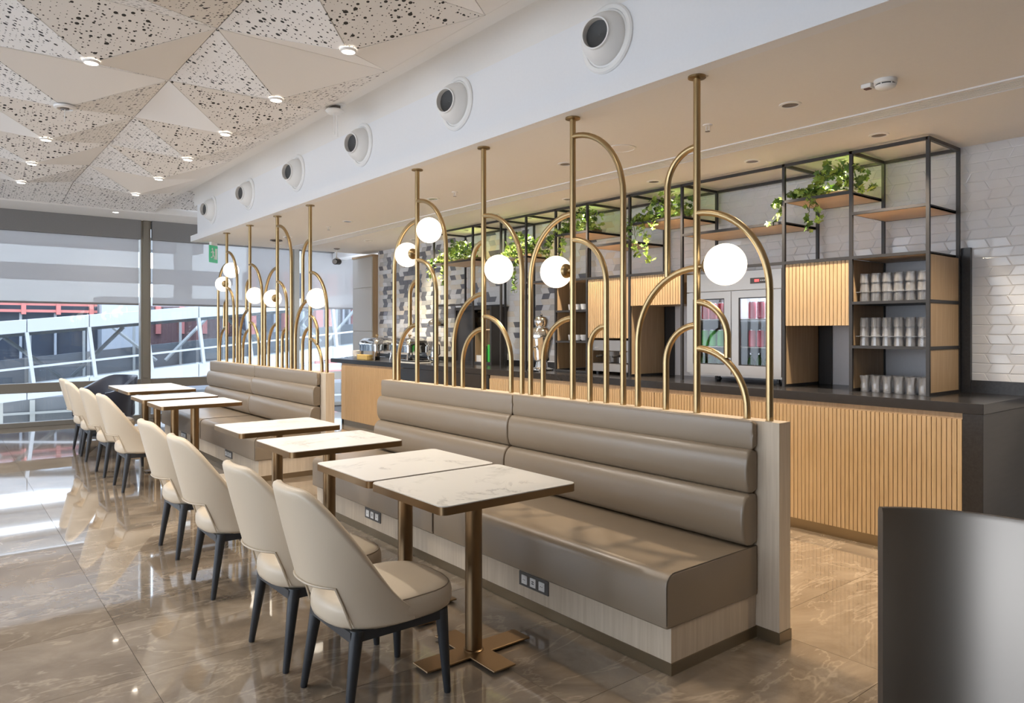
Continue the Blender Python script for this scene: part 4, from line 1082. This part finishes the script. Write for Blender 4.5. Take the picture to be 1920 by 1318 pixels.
for i, y in enumerate((2.70, 4.30, 5.4, 6.35, 7.6, 8.9)):
    t = thing('recessed_light', 'small dark recessed spotlight inside the shelving frame, %s from the right' % nth[i], 'ceiling light', (5.33, y, HC), 0, 'recessed lights above the shelf')
    put('trim_ring', MB().lathe([(.055, .0), (.055, -.004), (.040, -.006), (.038, .0)], (0,0,0), 22, cap=False), M['ring'], t, local=True, smooth=True, auto=40)
    put('lens', MB().lathe([(.040, -.003), (.001, -.003)], (0,0,0), 22, cap=False), M['lens'], t, local=True)
    spot((5.33, y, HC-.03), 60, (1.0, .90, .62), 80, .03)
# linear slot diffuser
t = thing('slot_diffuser', 'long narrow slotted air diffuser along the bar ceiling', 'vent', (4.40, 4.0, HC))
put('frame', MB().box(4.300, 4.318, -4, 11.0, HC-.008, HC).box(4.482, 4.500, -4, 11.0, HC-.008, HC), M['white'], t)
for k in range(7): put('slat', MB().box(4.322+.0225*k, 4.336+.0225*k, -4, 11.0, HC-.006, HC), M['ring'], t)
put('backing', MB().box(4.318, 4.482, -4, 11.0, HC-.0015, HC-.0005), M['wallgrey'], t)
# smoke detector with remote indicator
t = thing('smoke_detector', 'white round smoke detector on the bar ceiling', 'smoke detector', (3.827, 1.70, HC))
put('base', MB().lathe([(.055, 0), (.055, -.018), (.050, -.022)], (0,0,0), 24), M['plastic'], t, local=True, smooth=True, auto=40)
put('vent_gap', MB().lathe([(.045, -.020), (.045, -.030)], (0,0,0), 24), M['black'], t, local=True)
put('cap', MB().lathe([(.050, -.029), (.047, -.038), (.030, -.048), (.001, -.050)], (0,0,0), 24), M['plastic'], t, local=True, smooth=True, auto=50)
for k in range(6):
    a = pi/3*k; put('rib', MB().tube([(.048*cos(a), .048*sin(a), -.018), (.048*cos(a), .048*sin(a), -.032)], .003, 6), M['plastic'], t, local=True)
t = thing('alarm_indicator', 'small white box with a dark red lens beside the smoke detector', 'indicator', (3.828, 1.79, HC))
put('body', MB().box(-.026, .026, -.026, .026, -.022, 0), M['plastic'], t, local=True, bevel=.004)
put('lens', MB().box(-.018, .012, -.016, .016, -.026, -.0215), simple('dark_red_lens', (.10, .02, .015), .3), t, local=True, bevel=.002)
for i, (x, y) in enumerate(((3.79, 2.769), (3.79, 5.591), (3.831, 8.448))):
    t = thing('sprinkler', 'small white sprinkler head in the bar ceiling, %s from the camera' % nth[i], 'sprinkler', (x, y, HC), 0, 'sprinkler heads')
    put('escutcheon', MB().lathe([(.03, 0), (.028, -.006), (.01, -.008)], (0,0,0), 16), M['ring'], t, local=True, smooth=True)
    put('frame', MB().tube([(0, .010, -.006), (0, .012, -.03), (0, 0, -.04), (0, -.012, -.03), (0, -.010, -.006)], .003, 6), M['ring'], t, local=True)
    put('deflector', MB().lathe([(.016, -.040), (.016, -.043)], (0,0,0), 12), M['steel'], t, local=True)
t = thing('ceiling_speaker', 'flush round white speaker grille in the bar ceiling', 'speaker', (3.80, 3.509, HC))
put('rim', MB().lathe([(.105, 0), (.105, -.004), (.095, -.006), (.093, -.002)], (0,0,0), 32, cap=False), M['ring'], t, local=True, smooth=True, auto=40)
put('grille', MB().lathe([(.095, -.003), (.001, -.004)], (0,0,0), 32, cap=False), M['panel'], t, local=True)
t = thing('ceiling_ring', 'flat round ring fitting hanging under the far bar ceiling', 'fitting', (3.814, 10.166, HC))
put('ring', MB().lathe([(.08, 0), (.09, -.012), (.07, -.016), (.06, -.004)], (0,0,0), 24, cap=False), M['lens'], t, local=True, smooth=True)
put('rod', MB().tube([(0, 0, 0), (0, 0, -.07)], .008, 8), M['ring'], t, local=True)
put('lower_ring', MB().lathe([(.075, -.066), (.08, -.072), (.001, -.074)], (0,0,0), 24, cap=False), M['ring'], t, local=True)
# security camera
t = thing('security_camera', 'dark bullet security camera hanging from the far end of the bar ceiling', 'camera', (4.96, 10.63, HC))
put('mount', MB().lathe([(.05, 0), (.045, -.008), (.015, -.018)], (0,0,0), 16), M['lens'], t, local=True, smooth=True)
put('rod', MB().tube([(0, 0, -.01), (-.01, 0, -.16)], .010, 8), M['ring'], t, local=True)
b = put('body', MB().tube([(.06, .06, -.20), (-.06, -.07, -.215)], .048, 14), M['black'], t, local=True, smooth=True, auto=40)
put('lens_hood', MB().tube([(-.055, -.065, -.214), (-.075, -.088, -.217)], .036, 14), M['lens'], b, local=True)
put('bracket', MB().box(-.035, .02, -.03, .03, -.19, -.145), M['cup'], t, local=True)
# exit sign
t = thing('exit_sign', 'small green running man exit sign hanging under the soffit end', 'sign', (3.19, 11.0, HC), math.radians(42))
put('housing', MB().box(-.075, .075, -.02, .02, -.05, 0), M['plastic'], t, local=True, bevel=.006)
p = put('panel', MB().box(-.105, .105, -.006, .006, -.30, -.05), M['signgreen'], t, local=True)
for y_ in (-.0075,):
    fg = MB()
    fg.lathe([(.018, 0), (.018, -.0015)], (-.035, y_+.0015, -.105), 12, 'y')
    def limb(a, b, w):
        dx, dz = b[0]-a[0], b[1]-a[1]; L = math.hypot(dx, dz); nx, nz = -dz/L*w, dx/L*w
        fg.face([(a[0]+nx, y_, a[1]+nz), (a[0]-nx, y_, a[1]-nz), (b[0]-nx, y_, b[1]-nz), (b[0]+nx, y_, b[1]+nz)])
    limb((-.03, -.125), (-.015, -.19), .016); limb((-.03, -.135), (-.07, -.16), .008); limb((-.025, -.13), (.01, -.155), .008)
    limb((-.02, -.185), (.015, -.215), .010); limb((.015, -.215), (.01, -.25), .010); limb((-.018, -.185), (-.04, -.225), .010); limb((-.04, -.225), (-.075, -.23), .009)
    put('running_figure', fg, M['signwhite'], p, local=True)
    dr = MB().box(.035, .085, y_-.0005, y_+.001, -.25, -.09)
    put('doorway', dr, M['signwhite'], p, local=True)
# pendant detector tucked under the ceiling edge
t = thing('ceiling_detector', 'square white detector with two thin drop wires under the edge of the folded ceiling', 'detector', (2.66, 5.74, 3.34))
put('plate', MB().box(-.07, .07, -.07, .07, -.012, 0), M['ring'], t, local=True, bevel=.004)
put('neck', MB().box(-.035, .035, -.035, .035, -.045, -.012), M['lens'], t, local=True)
put('head', MB().lathe([(.075, -.045), (.08, -.055), (.06, -.075), (.001, -.08)], (0,0,0), 20), M['plastic'], t, local=True, smooth=True, auto=40)
for x in (-.02, .03): put('drop_wire', MB().tube([(x, x, -.07), (x+.01, x, -.26)], .004, 6), M['ring'], t, local=True)
# ball jet nozzles on the soffit
d0 = None
for i, y in enumerate((2.875, 4.388, 5.90, 7.38, 8.885, 10.377)):
    lab = 'white ball jet air nozzle on the soffit, %s from the camera' % (nth[i] if i < 5 else 'farthest')
    loc = (3.0, y, 3.082)
    if d0 is None:
        t = thing('jet_nozzle', lab, 'air nozzle', loc, 0, 'air nozzles along the soffit')
        put('flange', MB().lathe([(.195, 0), (.195, -.010), (.186, -.018), (.165, -.018), (.158, -.004)], (0,0,0), 40, 'x', cap=False), M['ring'], t, local=True, smooth=True, auto=40)
        put('seat_ring', MB().lathe([(.160, .0), (.160, -.012), (.150, -.016), (.147, .004)], (0,0,0), 40, 'x', cap=False), M['ring'], t, local=True, smooth=True, auto=40)
        # ball: spherical cap ending in a turned-down outlet towards the room and camera
        ball = MB(); Rb = .150; a1 = math.asin(.088/Rb)
        prof = [(Rb*sin(a), -Rb*cos(a)) for a in [a1+(pi/2+.25-a1)*i/12 for i in range(13)]][::-1]
        prof += [(.088, -Rb*cos(a1)-.018), (.080, -Rb*cos(a1)-.018), (.078, -Rb*cos(a1)+.03)]
        ball.lathe(prof, (0,0,0), 36, 'x', cap=False)
        rot = Matrix.Rotation(math.radians(13), 4, 'Z') @ Matrix.Rotation(math.radians(-3), 4, 'Y')
        ball.v = [tuple(rot @ Vector(p)) for p in ball.v]
        bo = put('ball', ball, M['ring'], t, local=True, smooth=True, auto=40)
        dk = MB().lathe([(.080, -Rb*cos(a1)+.02), (.001, -Rb*cos(a1)+.03)], (0,0,0), 30, 'x', cap=False)
        dk.v = [tuple(rot @ Vector(p)) for p in dk.v]
        put('throat', dk, simple('nozzle_throat', (.06, .06, .06), .6), bo, local=True)
        d0 = t
    else: dup(d0, loc, lab)

# ================================================================ IVY PLANTERS
def leaf_mesh(mat):
    o = [(0, 0), (.25, -.12), (.48, -.02), (.38, .22), (.62, .42), (.34, .58), (.12, .62), (0, 1.0), (-.12, .62), (-.34, .58), (-.62, .42), (-.38, .22), (-.48, -.02), (-.25, -.12)]
    mb = MB(); c = (0, .32, .06)
    P3 = [(x, y, -.10*abs(x)-.10*max(0, y-.5)) for x, y in o]
    for i in range(14): mb.face([P3[i], P3[(i+1) % 14], c])
    return mb
leaf_g = leaf_mesh(None)
leaf_me = [leaf_g.mesh('ivy_leaf', [M['leaf']], False), leaf_g.mesh('ivy_leaf', [M['leafd']], False)]
def ivy(y0, y1, z, label, spread, trails, n, single=False, height=.17):
    yc = (y0+y1)/2; xc = 5.33
    t = thing('ivy_planter', label, 'plant', (xc, yc, z), 0, 'ivy planters on the shelving frame')
    put('trough', MB().box(-.07, .085, -(y1-y0)*.28, (y1-y0)*.28, .001, .045), M['pot'], t, local=True, bevel=.004)
    put('soil', MB().box(-.062, .077, -(y1-y0)*.27, (y1-y0)*.27, .045, .050), M['leafd'], t, local=True)
    L = []   # position, scale, normal-ish
    hy = (y1-y0)/2
    for k in range(n):
        v = R.uniform(-1, 1)*spread[1]+spread[0]; u = R.uniform(-1, 1)
        hh = height*max(.15, 1-(abs(v-spread[0]-spread[2])/spread[1])**2)
        L.append(Vector((-.11+.17*u*(.6+.4*R.random()), v*hy, .02+hh*R.random()**.95)))
    vines = MB()
    for ty, tx, ln, sw in trails:
        p = Vector((tx, ty*hy, .04)); pts = [Vector((tx+.12, ty*hy, .09)), p]
        m = max(4, int(ln/.028))
        for q in range(m):
            f = q/m
            p = p+Vector((-.004*(1-f)+R.gauss(0, .003), sw/m+R.gauss(0, .007), -ln/m))
            pts.append(p); 
            for w in range(2): L.append(p+Vector((R.gauss(-.01, .014), R.gauss(0, .018), R.gauss(0, .01))))
        vines.tube(pts, .0028, 5)
    vs = put('vine', vines, M['stem'], t, local=True)
    fol = MB()
    for k, p in enumerate(L):
        s = R.uniform(.034, .060)
        e = (R.uniform(.3, 1.4), R.uniform(-.6, .6), R.uniform(0, 6.28))
        if single:
            inst('leaf', leaf_me[0 if R.random() < .62 else 1], t, p, e, (s, s, s))
        else:
            rot = Matrix.LocRotScale(p, __import__('mathutils').Euler(e), Vector((s, s, s)))
            g = MB(); g.v = [tuple(rot @ Vector(q)) for q in leaf_g.v]; g.f = leaf_g.f; g.m = [0 if R.random() < .62 else 1]*len(leaf_g.f)
            fol.add(g)
    if not single: put('foliage', fol, [M['leaf'], M['leafd']], t, local=True, kind='stuff')
    return t
zs = lambda z: z+.011
ivy(2.502, 3.023, zs(2.405), 'trailing ivy in a trough on the shelf over the square slatted cabinet, nearest the camera', (.0, 1.05, -.55), [(.10, -.22, .30, .03), (1.12, -.20, .22, .02), (.14, -.20, .24, -.03), (1.05, -.22, .10, .06), (-.75, -.05, .03, -.12)], 250, True, .21)
ivy(3.992, 4.599, zs(2.411), 'trailing ivy on the shelf left of the drinks fridge with the longest hanging vines', (.15, 1.0, -.35), [(.9, -.22, .36, -.05), (1.0, -.22, .25, .04), (.55, -.22, .42, -.12), (.1, -.22, .12, -.02), (-.85, -.1, .02, -.05)], 230, True, .22)
ivy(5.165, 5.634, zs(2.411), 'bushy ivy on the shelf above the oak lined cup shelves', (.0, 1.0, -.2), [(1.0, -.22, .30, .10), (.5, -.22, .26, .03), (1.1, -.22, .2, .12)], 240, False, .22)
ivy(6.122, 6.575, zs(2.235), 'ivy clump on the shelf behind the brass globe, above the samovar', (.0, 1.1, 0), [(-.2, -.22, .45, -.02), (.6, -.22, .12, .05)], 230, False, .26)
ivy(7.133, 8.005, zs(2.278), 'leftmost ivy planter, spilling over the end of the shelving frame', (.35, .85, -.3), [(.95, -.22, .26, .12), (.5, -.22, .34, .0), (1.05, -.2, .15, .15)], 300, False, .24)
